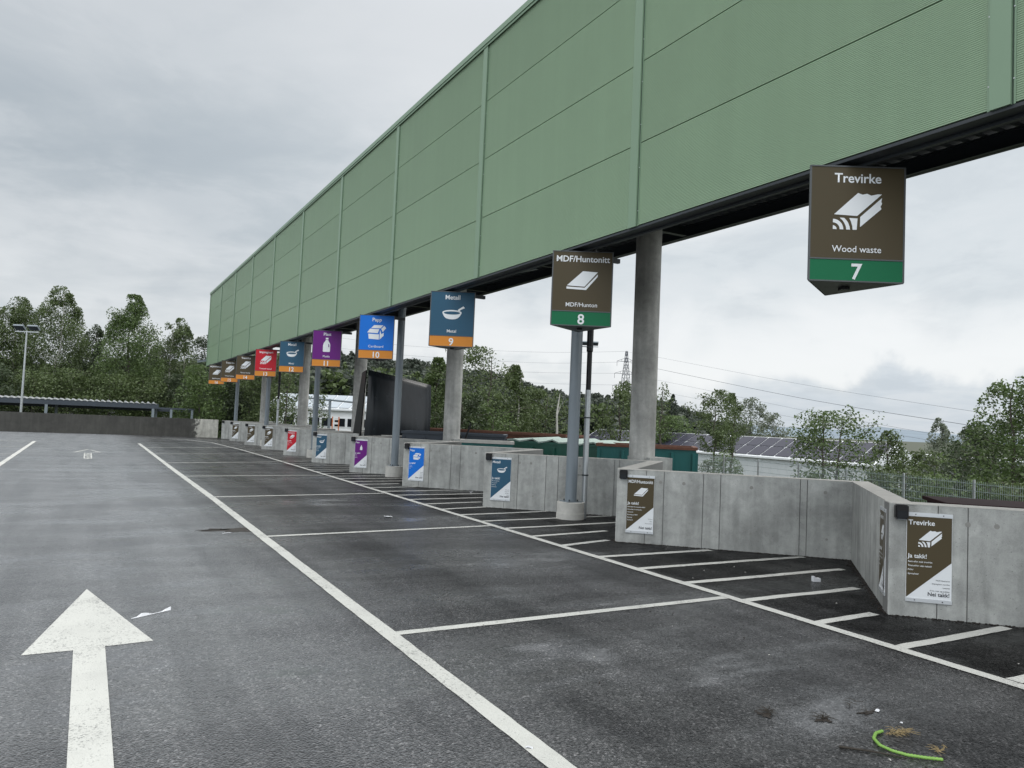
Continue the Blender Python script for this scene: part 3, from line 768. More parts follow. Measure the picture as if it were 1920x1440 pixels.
for i, (x, y, zt) in enumerate([(10.32, 15.08, 3.02), (10.28, 48.9, 3.0)]):
    root = empty('downpipe', (x, y, 0), 0, ['two-tone downpipe, black above galvanised grey, right beside the nearest steel post', 'thin far downpipe, black above grey, right of the sign numbered 13'][i], 'pipe', 'downpipes beside the posts')
    mb = MB(); mb.tube([(0, 0, 0), (0, 0, zt)], .068, 16); shade_auto(mb.build('lower_pipe', 'galvanised', root))
    mb = MB(); mb.tube([(0, 0, zt-.02), (0, 0, zt+.9), (.0, 0, zt+.92), (0, 0, 7.6)], [.062, .062, .078, .078], 16); shade_auto(mb.build('upper_pipe', 'black_plastic', root))
    for z in (1.0, 2.35, zt+1.0):
        mb = MB(); mb.tube([(0, 0, z), (0, 0, z+.03)], .082, 16); mb.bar((-.35, 0.02, z+.015), (0, 0, z+.015), .012, .012); mb.build('clamp', 'dark_steel', root)

# ------------------------------------------------------------------ vegetation
rng = np.random.default_rng(11)
def leaf_mesh(name, centres, size, matn, parent, aspect=.62, droop=0.0):
    """many small four-point leaves around the given points"""
    n = len(centres); c = np.asarray(centres, np.float32)
    a = rng.normal(size=(n, 3)); a[:, 2] *= .8; a /= np.linalg.norm(a, axis=1, keepdims=True)
    b = rng.normal(size=(n, 3)); b -= a*(a*b).sum(1, keepdims=True); b /= np.linalg.norm(b, axis=1, keepdims=True)
    if droop: a[:, 2] -= droop; a /= np.linalg.norm(a, axis=1, keepdims=True)
    s = (size*rng.uniform(.6, 1.35, n))[:, None]
    fold = np.cross(a, b)*s*.12
    v = np.stack([c-a*s*.5, c+b*s*.5*aspect+fold, c+a*s*.5, c-b*s*.5*aspect+fold], 1).reshape(-1, 3).astype(np.float32)
    me = bpy.data.meshes.new(name); me.vertices.add(4*n); me.vertices.foreach_set('co', v.ravel())
    me.loops.add(4*n); me.loops.foreach_set('vertex_index', np.arange(4*n, dtype=np.int32))
    me.polygons.add(n); me.polygons.foreach_set('loop_start', np.arange(0, 4*n, 4, dtype=np.int32)); me.polygons.foreach_set('loop_total', np.full(n, 4, np.int32))
    me.materials.append(MATS[matn]); me.update(calc_edges=True)
    o = bpy.data.objects.new(name, me); COL.objects.link(o); o.parent = parent; return o
def tree(label, px, dist, top, W, kind='round', leaf='leaf_birch', bark='bark', base=None, lsize=.2, dens=1.0, crown0=.25, name='leafy_tree', lean=0.0, group=None, cat='tree', nclump=None, stems=1):
    p = far(px, 760, dist); x, y = p.x, p.y
    zt = far(px, top, dist).z; z0 = terrain_h(x, y) if base is None else base
    H = zt-z0
    root = empty(name, (x, y, z0), 0, label, cat, group)
    mb = MB(); cl = []
    for st in range(stems):
        ox = (st-(stems-1)/2)*W*.22; lx = lean+rng.normal(0, .03)+ox*.6/max(H, 1); ly = rng.normal(0, .03)
        tr = []
        for i in range(9):
            t = i/8; tr.append(Vector((ox+lx*H*t+rng.normal(0, .012)*H*t, ly*H*t+rng.normal(0, .012)*H*t, H*.93*t)))
        r0_ = max(.06, H*.013)
        mb.tube(tr, [r0_*(1-t/8*.9)+.01 for t in range(9)], 7, cap=False)
        nl = int((10 if kind != 'conifer' else 18)*max(1, H/7)**.7)
        for i in range(nl):
            t = crown0+(.97-crown0)*(i+rng.uniform(0, .8))/nl
            q = tr[min(7, int(t*8))].lerp(tr[min(8, int(t*8)+1)], t*8-int(t*8))
            u = (t-crown0)/(1-crown0)
            if kind == 'round': rad = W/2*math.sqrt(max(.05, 1-(2*u-.85)**2/1.45))
            elif kind == 'tall': rad = W/2*(math.sin(min(1, u*1.6+.12)*math.pi/2))*(1-u**2.2*.85)
            elif kind == 'conifer': rad = W/2*(1-u)**.85+.15
            elif kind == 'pine': rad = W/2*(1 if u > .25 else .4)*math.sqrt(max(.1, 1-(u-.45)**2*2.6))
            else: rad = W/2*math.sqrt(max(.05, 1-(u-.35)**2*1.9))
            rad *= rng.uniform(.6, 1.0)
            an = rng.uniform(0, 2*math.pi); d = Vector((math.cos(an), math.sin(an), 0))
            up_ = {'round': .45, 'tall': .35, 'conifer': -.18, 'pine': .15}.get(kind, .4)
            e = q+d*rad+Vector((0, 0, rad*up_)); m = q.lerp(e, .5)+Vector((0, 0, rad*.10))
            rr = max(.015, r0_*(1-t)*.55)
            mb.tube([q, m, e], [rr, rr*.6, .012], 5, cap=False)
            for j in range(5 if kind != 'conifer' else 4):
                s_ = rng.uniform(.3, 1.0); c = q.lerp(e, s_)+Vector((0, 0, rad*.10*4*s_*(1-s_) if s_ < 1 else 0))
                off = Vector(rng.normal(0, 1, 3))*rad*.20
                if kind == 'conifer': off.z *= .3
                cl.append((c+off, rad))
                if j < 2: mb.tube([q.lerp(e, s_*.8), c+off], [rr*.4, .008], 4, cap=False)
    mb.build('trunk', bark, root, smooth=True)
    n = min(int(dens*6.5*W*H*(1-crown0)/lsize**2), 80000)
    n1_ = int(n*.45)
    wts = rng.uniform(.3, 1.5, len(cl)); wts /= wts.sum(); idx = rng.choice(len(cl), n1_, p=wts)
    C = np.array([tuple(c[0]) for c in cl]); Rr = np.array([c[1] for c in cl])
    sig = np.clip(Rr*.17, .15, .62)
    g3 = rng.normal(size=(n1_, 3)); gl = np.linalg.norm(g3, axis=1, keepdims=True); g3 *= np.minimum(1, 1.75/gl)
    p1 = C[idx]+g3*sig[idx][:, None]*np.array([1, 1, .75 if kind != 'tall' else 1.15])
    # the body of the crown: tufts with gaps between them
    m_ = (n-n1_)*3; u = rng.uniform(.0, 1, m_)
    if kind == 'tall': rad = W/2*np.sin(np.minimum(1, u*1.6+.12)*np.pi/2)*(1-u**2.2*.85)
    elif kind == 'conifer': rad = W/2*(1-u)**.85+.1
    elif kind == 'round': rad = W/2*np.sqrt(np.clip(1-(2*u-.85)**2/1.45, .04, 1))
    else: rad = W/2*np.sqrt(np.clip(1-(u-.35)**2*1.9, .04, 1))
    an = rng.uniform(0, 2*np.pi, m_); rr = rad*np.sqrt(rng.uniform(.05, 1, m_))*.88
    z_ = H*(crown0+(.99-crown0)*u)
    p2 = np.stack([lean*z_+rr*np.cos(an), rr*np.sin(an), z_], 1)
    ph_ = rng.uniform(0, 6.28, (6, 3)); fq = rng.uniform(1.1, 3.4, (6, 3))*(4.0/max(W, 2.0))**.5*(1 if W < 6 else .8)
    nz = sum(np.sin(p2[:, 0]*fq[i, 0]+ph_[i, 0]+1.3*np.sin(p2[:, 2]*fq[i, 2]*.7))*np.sin(p2[:, 1]*fq[i, 1]+ph_[i, 1])*np.sin(p2[:, 2]*fq[i, 2]+ph_[i, 2]) for i in range(6))
    order = np.argsort(-(nz+rng.normal(0, .8, m_)))[:n-n1_]
    pts = np.concatenate([p1, p2[order]])
    leaf_mesh('crown', pts, lsize, leaf, root, droop=.5 if kind == 'tall' else 0)
    return root
GL = 'trees behind the carport at the far left'
tree('tall birch cut off by the left edge of the photo', -45, 98, 560, 10, 'tall', 'leaf_birch', 'birch_bark', crown0=.18, group=GL, lsize=.2, dens=1.05, name='birch_tree')
tree('dark broad birch behind the floodlight pole at left', 22, 101, 552, 10, 'tall', 'leaf_birch', 'birch_bark', crown0=.15, group=GL, lsize=.2, dens=1.05, name='birch_tree')
tree('tallest birch of the left tree line with pale trunk, right of the floodlight pole', 98, 96, 532, 9.5, 'tall', 'leaf_birch', 'birch_bark', crown0=.2, group=GL, lsize=.2, dens=1.05, name='birch_tree')
tree('shaded tree filling the dip between the tallest birch and the pointed bright tree', 168, 106, 604, 6.5, 'tall', 'leaf_dark', 'bark', crown0=.12, group=GL, lsize=.23)
tree('pointed brighter green tree in the middle of the left tree line', 238, 92, 549, 9.6, 'tall', 'leaf_bright', 'bark', crown0=.06, group=GL, lsize=.2, dens=1.15)
tree('thin dark tree in the gap right of the pointed bright tree', 288, 107, 640, 7, 'tall', 'leaf_dark', 'bark', crown0=.1, group=GL, lsize=.22)
tree('loose birch with leaning pale stem nearest the left end of the green gantry', 330, 97, 594, 7, 'tall', 'leaf_birch', 'birch_bark', crown0=.15, group=GL, lsize=.2, dens=1.0, stems=2, name='birch_tree')
tree('dark tree half hidden by the left end of the green gantry', 385, 101, 625, 7, 'round', 'leaf_dark', 'bark', crown0=.1, group=GL, lsize=.22)
for i, (px, tp, w, lf) in enumerate([(-20, 690, 7, 'leaf_dark'), (60, 700, 7, 'leaf_birch'), (130, 690, 7, 'leaf_birch'), (205, 700, 7, 'leaf_birch'), (270, 705, 7, 'leaf_birch'), (330, 700, 6, 'leaf_dark')]):
    tree(['low undergrowth bush at the left edge, above the carport roof', 'low bush right under the floodlight pole, above the carport roof', 'low bush in front of the tallest birch', 'low bush in front of the pointed bright tree, on its left', 'low bush in front of the pointed bright tree, on its right', 'low dark bush beyond the right end of the carport'][i],
         px, 88+i % 3, tp, w, 'bush', lf, crown0=.05, lsize=.22, name='bush', cat='bush', group='undergrowth behind the carport', dens=1.1)
tree('bright green bushy tree under the left end of the gantry, left of the hanging signs', 378, 80, 684, 6, 'bush', 'leaf_bright', crown0=.05, lsize=.24, dens=1.2)
GH = 'dense dark trees behind the far hanging signs'
tree('dense dark tree behind the signs numbered 15 and 16', 412, 84, 668, 7, 'bush', 'leaf_dark', crown0=.03, lsize=.24, dens=1.3, group=GH)
tree('dense dark tree just right of the farthest steel post', 462, 82, 655, 6.5, 'bush', 'leaf_dark', crown0=.03, lsize=.23, dens=1.3, group=GH)
tree('dense tree behind the red sign and its column', 505, 78, 660, 6, 'bush', 'leaf_birch', crown0=.03, lsize=.22, dens=1.2, group=GH)
tree('leafy sparse tree in front of the white solar-roofed house, left part', 535, 71, 688, 2.8, 'round', 'leaf_birch', crown0=.05, lsize=.19, dens=.45)
tree('small sparse tree right of the column behind sign 12, before the white house', 594, 70, 715, 2.0, 'round', 'leaf_birch', crown0=.1, lsize=.18, dens=.4)
GM = 'leafy trees between the columns in the middle'
tree('green tree squeezed between the dark hopper and the column under sign 9', 818, 50, 668, 4.2, 'tall', 'leaf_bright', crown0=.08, lsize=.17, group=GM)
tree('airy tree with open crown just right of the column under sign 9', 892, 49, 648, 6.2, 'round', 'leaf_birch', crown0=.12, lsize=.16, dens=.62, group=GM, stems=2)
tree('narrow drooping birch midway between column 9 and the nearest steel post', 962, 51, 682, 4.2, 'tall', 'leaf_birch', 'birch_bark', crown0=.08, lsize=.16, dens=.95, group=GM, name='birch_tree')
tree('low green tree left of the nearest steel post, behind a dead pale stem', 1022, 55, 728, 4.6, 'bush', 'leaf_birch', crown0=.05, lsize=.17, dens=.9, group=GM)
tree('low bush behind the green container lid', 925, 46, 765, 4.5, 'bush', 'leaf_bright', crown0=.05, lsize=.16, dens=.9, group=GM, name='bush', cat='bush')
tree('low dark bush under the airy tree', 868, 45, 750, 4, 'bush', 'leaf_dark', crown0=.05, lsize=.16, dens=1.1, group=GM, name='bush', cat='bush')
tree('sparse tree in front of the lattice pylon, left of the nearest column', 1168, 46, 712, 4.2, 'tall', 'leaf_birch', crown0=.2, lsize=.15, dens=.5)
tree('leafy branches just right of the nearest column', 1243, 47, 716, 2.2, 'tall', 'leaf_birch', crown0=.5, lsize=.15, dens=.25)
tree('dark spruce on the skyline right of the nearest column', 1262, 125, 738, 8, 'conifer', 'needles', crown0=.08, lsize=.34, name='spruce_tree', dens=1.3)
tree('small pointed spruce right of the dark one, at the end of the wood', 1291, 150, 765, 6, 'conifer', 'needles', crown0=.08, lsize=.36, name='spruce_tree', dens=1.3)
tree('bright rounded tree below the dark spruce, above the solar roof', 1262, 112, 778, 9, 'bush', 'leaf_bright', crown0=.05, lsize=.3, dens=1.1)
tree('leaning tree whose leaves overlap the middle of the long solar roof', 1342, 60, 728, 3.7, 'round', 'leaf_birch', crown0=.35, lsize=.17, dens=.95, lean=.05)
tree('upright tree right behind the leaning one, over the solar roof', 1372, 66, 736, 3.2, 'tall', 'leaf_birch', crown0=.4, lsize=.18, dens=.8)
tree('pale grey-green tree on the skyline over the solar roof, left of the smaller one', 1408, 130, 744, 7, 'round', 'leaf_grey', crown0=.2, lsize=.3, dens=.75)
tree('smaller pale grey-green tree at the right end of the skyline group', 1448, 135, 772, 6, 'round', 'leaf_grey', crown0=.15, lsize=.3, dens=.9)
tree('small bush growing against the white wall of the solar-roofed hall', 1366, 40, 852, 1.9, 'bush', 'leaf_bright', crown0=.15, lsize=.11, dens=.8, name='bush', cat='bush')
tree('thin twiggy bush left of the one against the white hall wall', 1328, 41, 862, 1.3, 'bush', 'leaf_birch', crown0=.2, lsize=.1, dens=.6, name='bush', cat='bush')
GR = 'trees beyond the wire fence at right'
tree('wide bright tree in front of the right end of the solar-roofed hall', 1556, 38, 768, 3.8, 'bush', 'leaf_bright', crown0=.12, lsize=.13, dens=.8, group=GR, stems=2)
tree('ragged small tree with bare top twigs, next right of the wide bright one', 1668, 42, 806, 2.9, 'tall', 'leaf_birch', crown0=.1, lsize=.13, dens=.75, group=GR)
tree('low tree right of the ragged one, under the distant rooftop', 1712, 44, 846, 2.8, 'bush', 'leaf_birch', crown0=.05, lsize=.15, dens=1, group=GR)
tree('tall narrow pale birch, left of the two in the distance', 1762, 92, 782, 4.4, 'tall', 'leaf_grey', 'birch_bark', crown0=.2, lsize=.22, dens=.85, group=GR, name='birch_tree')
tree('shorter narrow pale birch, right of the two in the distance', 1810, 96, 800, 3.6, 'tall', 'leaf_grey', 'birch_bark', crown0=.25, lsize=.22, dens=.75, group=GR, name='birch_tree')
tree('big tree running out of the photo at the right edge', 1916, 36, 702, 4.4, 'round', 'leaf_bright', crown0=.1, lsize=.13, dens=1.05, group=GR, stems=2)
tree('lower dark tree at the left foot of the big right-edge tree', 1858, 46, 790, 4.4, 'bush', 'leaf_dark', crown0=.05, lsize=.16, dens=1.2, group=GR)
tree('shadowy tree below the two distant birches', 1800, 60, 838, 6, 'bush', 'leaf_dark', crown0=.03, lsize=.2, dens=1.2, group=GR)
GB = 'shrubs just behind the wire fence'
for i, (px, tp, lf) in enumerate([(1640, 882, 'leaf_birch'), (1700, 880, 'leaf_birch'), (1745, 892, 'leaf_bright'), (1860, 903, 'leaf_bright'), (1912, 905, 'leaf_birch')]):
    tree(['shrub behind the fence left of the first visible fence post', 'shrub behind the fence right beside the first visible fence post', 'bright shrub behind the fence before its second post', 'bright shrub behind the fence before its third post', 'shrub behind the fence at the right edge of the photo'][i],
         px, 31+i % 2, tp, 2.3, 'bush', lf, crown0=.03, lsize=.12, name='shrub', cat='bush', group=GB, dens=.9)
# dead birch stem
p = far(1046, 760, 48); root = empty('dead_stem', (p.x, p.y, -1), 0, 'dead pale leafless birch stem left of the nearest steel post', 'tree')
mb = MB(); zt = far(1049, 738, 48).z+1; mb.tube([(0, 0, 0), (.05, 0, zt*.4), (-.05, 0, zt*.75), (.12, 0, zt)], [.09, .08, .06, .02], 7); mb.tube([(-.04, 0, zt*.72), (.25, .1, zt*.86)], [.03, .01], 5); mb.build('trunk', 'birch_bark', root)

# far wood on the hill: reads as one mass
def wood(name, spots, matn, lsize):
    tp = []; 
    P = []
    for (x, y, z, h, w, con) in spots:
        n = int(620*(h/12))
        u = rng.uniform(0, 1, n)**(.8 if con else .6)
        if con: r_ = w/2*(1-u)**.8+.2
        else: r_ = w/2*np.sqrt(np.clip(1-(u-.62)**2*4.2, .02, 1))
        an = rng.uniform(0, 2*np.pi, n); rr = r_*np.sqrt(rng.uniform(.15, 1, n))*(1+.25*np.sin(an*3+u*9+x))
        P.append(np.stack([x+rr*np.cos(an), y+rr*np.sin(an), z+h*(.12+.88*u)+rng.normal(0, .25, n)], 1))
    o = leaf_mesh(name, np.concatenate(P), lsize, matn, None); tag(o, kind='stuff'); return o
sp1 = []; sp2 = []
RIDGE = [(520, 668), (620, 660), (690, 668), (760, 676), (830, 684), (900, 696), (960, 712), (1030, 733), (1110, 742), (1180, 742), (1240, 752), (1300, 772), (1340, 790), (1420, 806)]
def ridge(px):
    for (a, b), (c, d) in zip(RIDGE[:-1], RIDGE[1:]):
        if a <= px <= c: return b+(d-b)*(px-a)/(c-a)
    return RIDGE[-1][1]
for px in np.arange(520, 1400, 7.0):
    for row in range(6):
        d = 290-row*30+rng.uniform(-10, 10); pxx = px+rng.uniform(-8, 8)
        top = ridge(min(1399, max(521, pxx)))+row*(8 if px < 1000 else 5)+rng.uniform(-4, 9)
        q = far(pxx, top, d); h = rng.uniform(9, 14); con = rng.uniform() < .35
        z = q.z-h
        (sp1 if row < 3 or rng.uniform() < .75 else sp2).append((q.x, q.y, z, h, 5.0 if con else 7.5, con))
wood('pine_wood', sp1, 'needles', 1.15)
wood('birch_wood', sp2, 'leaf_birch', 1.0)
# more far-off trees behind the left tree line, seen through the gaps
sp3 = []
for px in np.arange(-200, 560, 16):
    q = far(px, (690 if px < 400 else 705)+rng.uniform(-18, 18), 128+rng.uniform(-6, 6)); sp3.append((q.x, q.y, -1, q.z+1, 9, False))
wood('left_wood', sp3, 'leaf_dark', 1.0)

# far blue hills beyond the valley
def hill(name, pts, dist, depth, label=None):
    vs = []; n = len(pts)
    for j, (dd, hh) in enumerate(((0, 0), (.35, .75), (.6, 1), (1, .2))):
        for (px, py) in pts:
            base = far(px, horizon(px)+2, dist+dd*depth); top = far(px, py, dist+.6*depth)
            vs.append((base.x, base.y, -30+(top.z+30)*hh if hh else -30))
    fs = [(j*n+i, j*n+i+1, (j+1)*n+i+1, (j+1)*n+i) for j in range(3) for i in range(n-1)]
    o = mk(name, vs, fs, 'far_hill', smooth=True); tag(o, kind='structure')
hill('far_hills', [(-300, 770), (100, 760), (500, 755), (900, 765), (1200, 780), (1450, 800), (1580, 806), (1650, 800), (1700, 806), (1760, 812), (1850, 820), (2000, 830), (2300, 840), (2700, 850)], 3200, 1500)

# ------------------------------------------------------------------ buildings beyond
def hall(name, label, pxl, dl, pxr, dr, ridge_z, eave_z, base_z, depth, ncol, wallm, cellm='solar_cell', gap=None):
    A = far(pxl, 800, dl); B = far(pxr, 800, dr); A.z = B.z = 0
    d = (B-A); L = d.length; rz = math.atan2(d.y, d.x)
    root = empty(name, (A.x, A.y, 0), rz, label, 'building')
    mb = MB(); mb.box(0, L, 0, depth*2, base_z, eave_z-.02)
    # ribs on the wall
    i = 0
    while i < L: mb.box(i, i+.06, -.03, -.001, base_z, eave_z-.1); i += 1.2
    mb.build('wall', wallm, root)
    mb = MB(); mb.add([(-.3, -.4, eave_z), (L+.3, -.4, eave_z), (L+.3, depth, ridge_z), (-.3, depth, ridge_z), (L+.3, 2*depth+.4, eave_z), (-.3, 2*depth+.4, eave_z)], [(0, 1, 2, 3), (3, 2, 4, 5), (0, 3, 5), (1, 4, 2)])
    mb.box(-.3, L+.3, -.46, -.401, eave_z-.18, eave_z+.02)
    mb.build('roof', 'corrugated_white', root)
    sl = math.atan2(ridge_z-eave_z, depth+.4); pw = L/ncol
    rl = math.hypot(depth+.4, ridge_z-eave_z)
    for i in range(ncol):
        for j in range(2):
            T = Matrix.Translation((i*pw, -.4, eave_z+.06)) @ Matrix.Rotation(sl, 4, 'X')
            mb = MB(); mb.box(.10, pw-.10, rl*(.05+.465*j), rl*(.05+.465*j+.435), 0, .03, T); q = mb.build('solar_panel', cellm, root)
    return root
hall('solar_hall', 'long low white hall with a roof of dark solar panels beyond the fence', 1090, 125, 1640, 86, 1.72, -.55, -6.2, 3.6, 25, 'white_wall')
simple('pale_cell', (.33, .37, .41), .25, var=.08)
h2 = hall('solar_house', 'white house with pale solar roof and dark windows between the far columns', 500, 101, 700, 96, 4.7, 2.9, -1, 4.0, 9, 'white_cladding', 'pale_cell')
for i in range(7):
    x0 = 2.2+i*1.65
    mb = MB(); mb.box(x0, x0+1.35, -.06, -.035, .75, 1.75); w = mb.build('window', 'glass_dark', h2)
    mb = MB(); mb.box(x0-.06, x0, -.10, -.036, .69, 1.81); mb.box(x0+1.35, x0+1.41, -.10, -.036, .69, 1.81); mb.box(x0, x0+1.35, -.10, -.061, 1.751, 1.81); mb.box(x0, x0+1.35, -.10, -.061, .69, .749); mb.build('frame', 'sign_white', w)
# grey pipe gate frame in front of the house
p = far(618, 770, 74); q = far(662, 770, 72)
root = empty('pipe_frame', (0, 0, 0), 0, 'grey steel pipe frame standing before the white house', 'frame')
zt = far(620, 748, 74).z
mb = MB(); mb.tube([(p.x, p.y, -1), (p.x, p.y, zt)], .13, 10); mb.build('post', 'grey_steel', root)
pl2 = far(575, 770, 76); mb = MB(); mb.tube([(pl2.x, pl2.y, zt+.05), (p.x, p.y, zt-.1), (q.x, q.y, zt-.25)], .09, 8); mb.build('rail', 'grey_steel', root)
# orange barrier by the house
p = far(629, 795, 73); root = empty('site_barrier', (p.x, p.y, -1), -.6, 'small orange and white barrier standing before the white house windows', 'barrier')
mb = MB()
for x in (-.3, .3): mb.box(x-.04, x+.04, -.04, .04, 0, 3.0)
mb.build('uprights', 'orange_plastic', root); mb = MB(); mb.box(-.26, .26, -.02, .02, 2.3, 2.5); mb.box(-.26, .26, -.02, .02, 2.7, 2.85); mb.build('boards', 'sign_white', root)
# distant low building at right
p = far(1715, 860, 190); q = far(1790, 868, 175); d = q-p; root = empty('distant_hall', (p.x, p.y, 0), math.atan2(d.y, d.x), 'distant dark flat building with white roof left of the two pale birches', 'building')
zt = far(1750, 858, 180).z; L = math.hypot(d.x, d.y)
mb = MB(); mb.box(-6, L, 0, 20, zt-6, zt-.05); mb.build('wall', 'grey_wall', root)
mb = MB(); mb.box(-6.5, L+.4, -.4, 20.4, zt-.049, zt+.35); mb.build('roof', 'sign_white', root)
mb = MB()
for i in range(5): mb.box(-4+i*2.6, -2.4+i*2.6, -.05, -.01, zt-2.2, zt-1.1)
mb.build('windows', 'glass_dark', root)
# white site glimpsed through the left trees
p = far(120, 735, 125); q = far(345, 735, 122); d = q-p; root = empty('white_shed', (p.x, p.y, 0), math.atan2(d.y, d.x), 'white low building glimpsed through the trees above the carport', 'building')
mb = MB(); mb.box(0, d.length, 0, 10, -1, 4.3); mb.build('wall', 'white_cladding', root); mb = MB(); mb.box(-.3, d.length+.3, -.3, 10.3, 4.301, 4.5); mb.build('roof', 'grey_wall', root)

# carport
A = far(-260, 800, 83); B = far(293, 800, 79); A.z = B.z = 0; d = B-A; L = d.length
root = empty('carport', (A.x, A.y, 0), math.atan2(d.y, d.x), 'long low carport with corrugated roof and dark steel edge beam behind the end wall', 'carport')
ztop = 2.52; dz = 0
mb = MB(); n = int(L/.46); pr = []
for i in range(n):
    for a in range(6): 
        t = a/6; pr.append(((i+t)*L/n, ztop-.02+.17*max(-.35, math.sin(t*2*math.pi))))
m = len(pr); vs = []
for yy, rise in ((-.35, 0), (5.5, -.28)): vs += [(x, yy, z+rise) for x, z in pr]
n0 = len(vs); vs += [(x, -.35, ztop-.03) for x, z in pr]
mb.add(vs, [(i, i+1, i+1+m, i+m) for i in range(m-1)]+[(n0+i, n0+i+1, i+1, i) for i in range(m-1)])
mb.build('roof_sheet', 'carport_sheet', root)
mb = MB(); mb.box(0, L+.1, -.30, -.12, ztop-.50, ztop-.05); mb.build('edge_beam', 'navy_paint', root)
mb = MB(); mb.box(0, L+3.2, 5.0, 5.15, ztop-.75, ztop-.45); mb.box(L+.11, L+3.2, -.30, -.15, ztop-.5, ztop-.35); mb.build('rear_beam', 'navy_paint', root)
for i in range(5):
    x = L-.35-i*8.6
    for yy in (-.2, 5.05): mb = MB(); mb.box(x-.11, x+.11, yy-.1, yy+.1, -1, ztop-.51); mb.build('post', 'grey_steel', root)
for x in (L+1.2, L+3.0): mb = MB(); mb.box(x-.1, x+.1, -.3, -.15, -1, ztop-.51); mb.build('post', 'grey_steel', root)
# dark clutter stored under the carport
for i, (px, w, h) in enumerate([(20, 2.6, 2.1), (75, 3.2, 1.9)]):
    q = far(px, 780, 85); rt = empty('stored_bin', (q.x, q.y, -1), -.1, ['dark waste bin stored under the carport at the far left', 'dark low waste bin under the carport, right of the floodlight pole'][i], 'bin')
    mb = MB(); mb.prism([(-w/2, -.7), (w/2, -.7), (w/2+.1, .7), (-w/2-.1, .7)], 0, h); mb.build('body', 'navy_paint', rt); mb = MB(); mb.box(-w/2-.1, w/2+.1, -.8, .8, h+.002, h+.12); mb.build('lid', 'black_plastic', rt)

# floodlight poles
def floodlight(px, dist, toppy, label, heads):
    p = far(px, 760, dist); z = far(px, toppy, dist).z
    root = empty('floodlight_pole', (p.x, p.y, -1), -YAW, label, 'street lamp', 'floodlight poles')
    mb = MB(); mb.tube([(0, 0, 0), (0, 0, z+1)], [.10, .055], 10); mb.build('pole', 'galvanised', root)
    mb = MB(); mb.box(-.9, .9, -.04, .04, z+.87, z+.95); mb.build('crossbar', 'galvanised', root)
    for s in heads:
        T = Matrix.Translation((s, -.05, z+1.22)) @ Matrix.Rotation(R(-35), 4, 'X')
        mb = MB(); mb.box(-.38, .38, -.26, .26, -.05, .08, T); hd = mb.build('lamp_head', 'grey_steel', root)
        mb = MB(); mb.box(-.34, .34, -.22, .22, -.065, -.051, T); mb.build('lens', 'navy_paint', hd)
floodlight(40, 70, 619, 'tall floodlight pole with twin lamps behind the carport at left', (-.55, .55))
floodlight(1101, 78, 648, 'floodlight pole partly hidden behind the black downpipe', (-.5, .5))

# ------------------------------------------------------------------ containers and hopper behind the bays
def container(label, P, ang, L, W, zt, outm, inm, lid=None, name='waste_container'):
    root = empty(name, (P[0], P[1], -1.0), ang, label, 'container')
    H_ = zt+1.0; t = .08
    mb = MB(); mb.cur = 0
    mb.box(0, L, 0, t, 0, H_); mb.box(0, L, W-t, W, 0, H_); mb.box(0, t, t+.001, W-t-.001, 0, H_); mb.box(L-t, L, t+.001, W-t-.001, 0, H_); mb.box(t, L-t, t, W-t, .05, .12)
    mb.build('body', outm, root)
    mb = MB(); mb.box(-.05, L+.05, -.05, .10, H_+.001, H_+.10); mb.box(-.05, L+.05, W-.10, W+.05, H_+.001, H_+.10); mb.box(-.05, .10, .101, W-.101, H_+.001, H_+.10); mb.box(L-.10, L+.05, .101, W-.101, H_+.001, H_+.10)
    mb.build('top_rim', outm if lid else inm, root)
    mb = MB(); n = int(L/.75)
    for i in range(n+1):
        x = min(L-.12, i*L/n)
        mb.box(x, x+.10, -.07, -.002, .1, H_-.1)
    n2_ = int(W/.75)
    for i in range(n2_+1):
        yv = min(W-.1, i*W/n2_); mb.box(L+.002, L+.07, yv, yv+.10, .1, H_-.1)
    mb.build('ribs', outm, root)
    mb = MB(); mb.box(t+.002, L-t-.002, W-t-.02, W-t-.004, .2, H_-.02); mb.box(t+.002, t+.02, t+.03, W-t-.03, .2, H_-.02); mb.build('lining', inm, root)
    if lid:
        vs = []; n = 14
        for j in range(2):
            for i in range(n+1): vs.append((-.1+(L+.2)*i/n, -.1+(W+.2)*j, H_+.14+(.05*math.sin(i*2.1)+rnd.uniform(-.02, .03)+.06*j if lid == 'lid_green' else 0)))
        mb = MB(); mb.add(vs, [(i, i+1, i+n+2, i+n+1) for i in range(n)]); lo = mb.build('lid', lid, root)
        m_ = lo.modifiers.new('s', 'SOLIDIFY'); m_.thickness = .05
    return root
container('teal open skip with rusty inside right of the nearest column', (15.35, 21.75), math.atan2(-.64, .77), 3.3, 2.2, 1.5, 'teal_paint', 'rust')
container('green skip covered by a pale green weathered lid, left of the teal one', (13.95, 25.4), math.atan2(-.86, .52), 3.6, 3.6, 1.42, 'green_paint', 'rust', 'lid_green')
container('thin teal skip edge showing above the bay wall left of the green lid', (11.5, 24.5), math.atan2(-.45, .9), 1.8, 1.1, 1.40, 'teal_paint', 'concrete_top')
container('dark grey skip beyond the column under sign 9', (11.3, 29.8), math.atan2(-.5, .86), 4.2, 2.4, 1.55, 'navy_paint', 'navy_paint')
container('long rust-rimmed skip behind the dark grey one', (14.4, 36.3), math.atan2(-.86, .5), 8.5, 2.4, 1.62, 'rust', 'rust')
container('dark red skip behind the nearest bay wall at right', (9.9, 6.02), R(-43.2), 5.2, 1.0, 1.24, 'dark_red_paint', 'dark_red_paint', 'dark_red_paint')
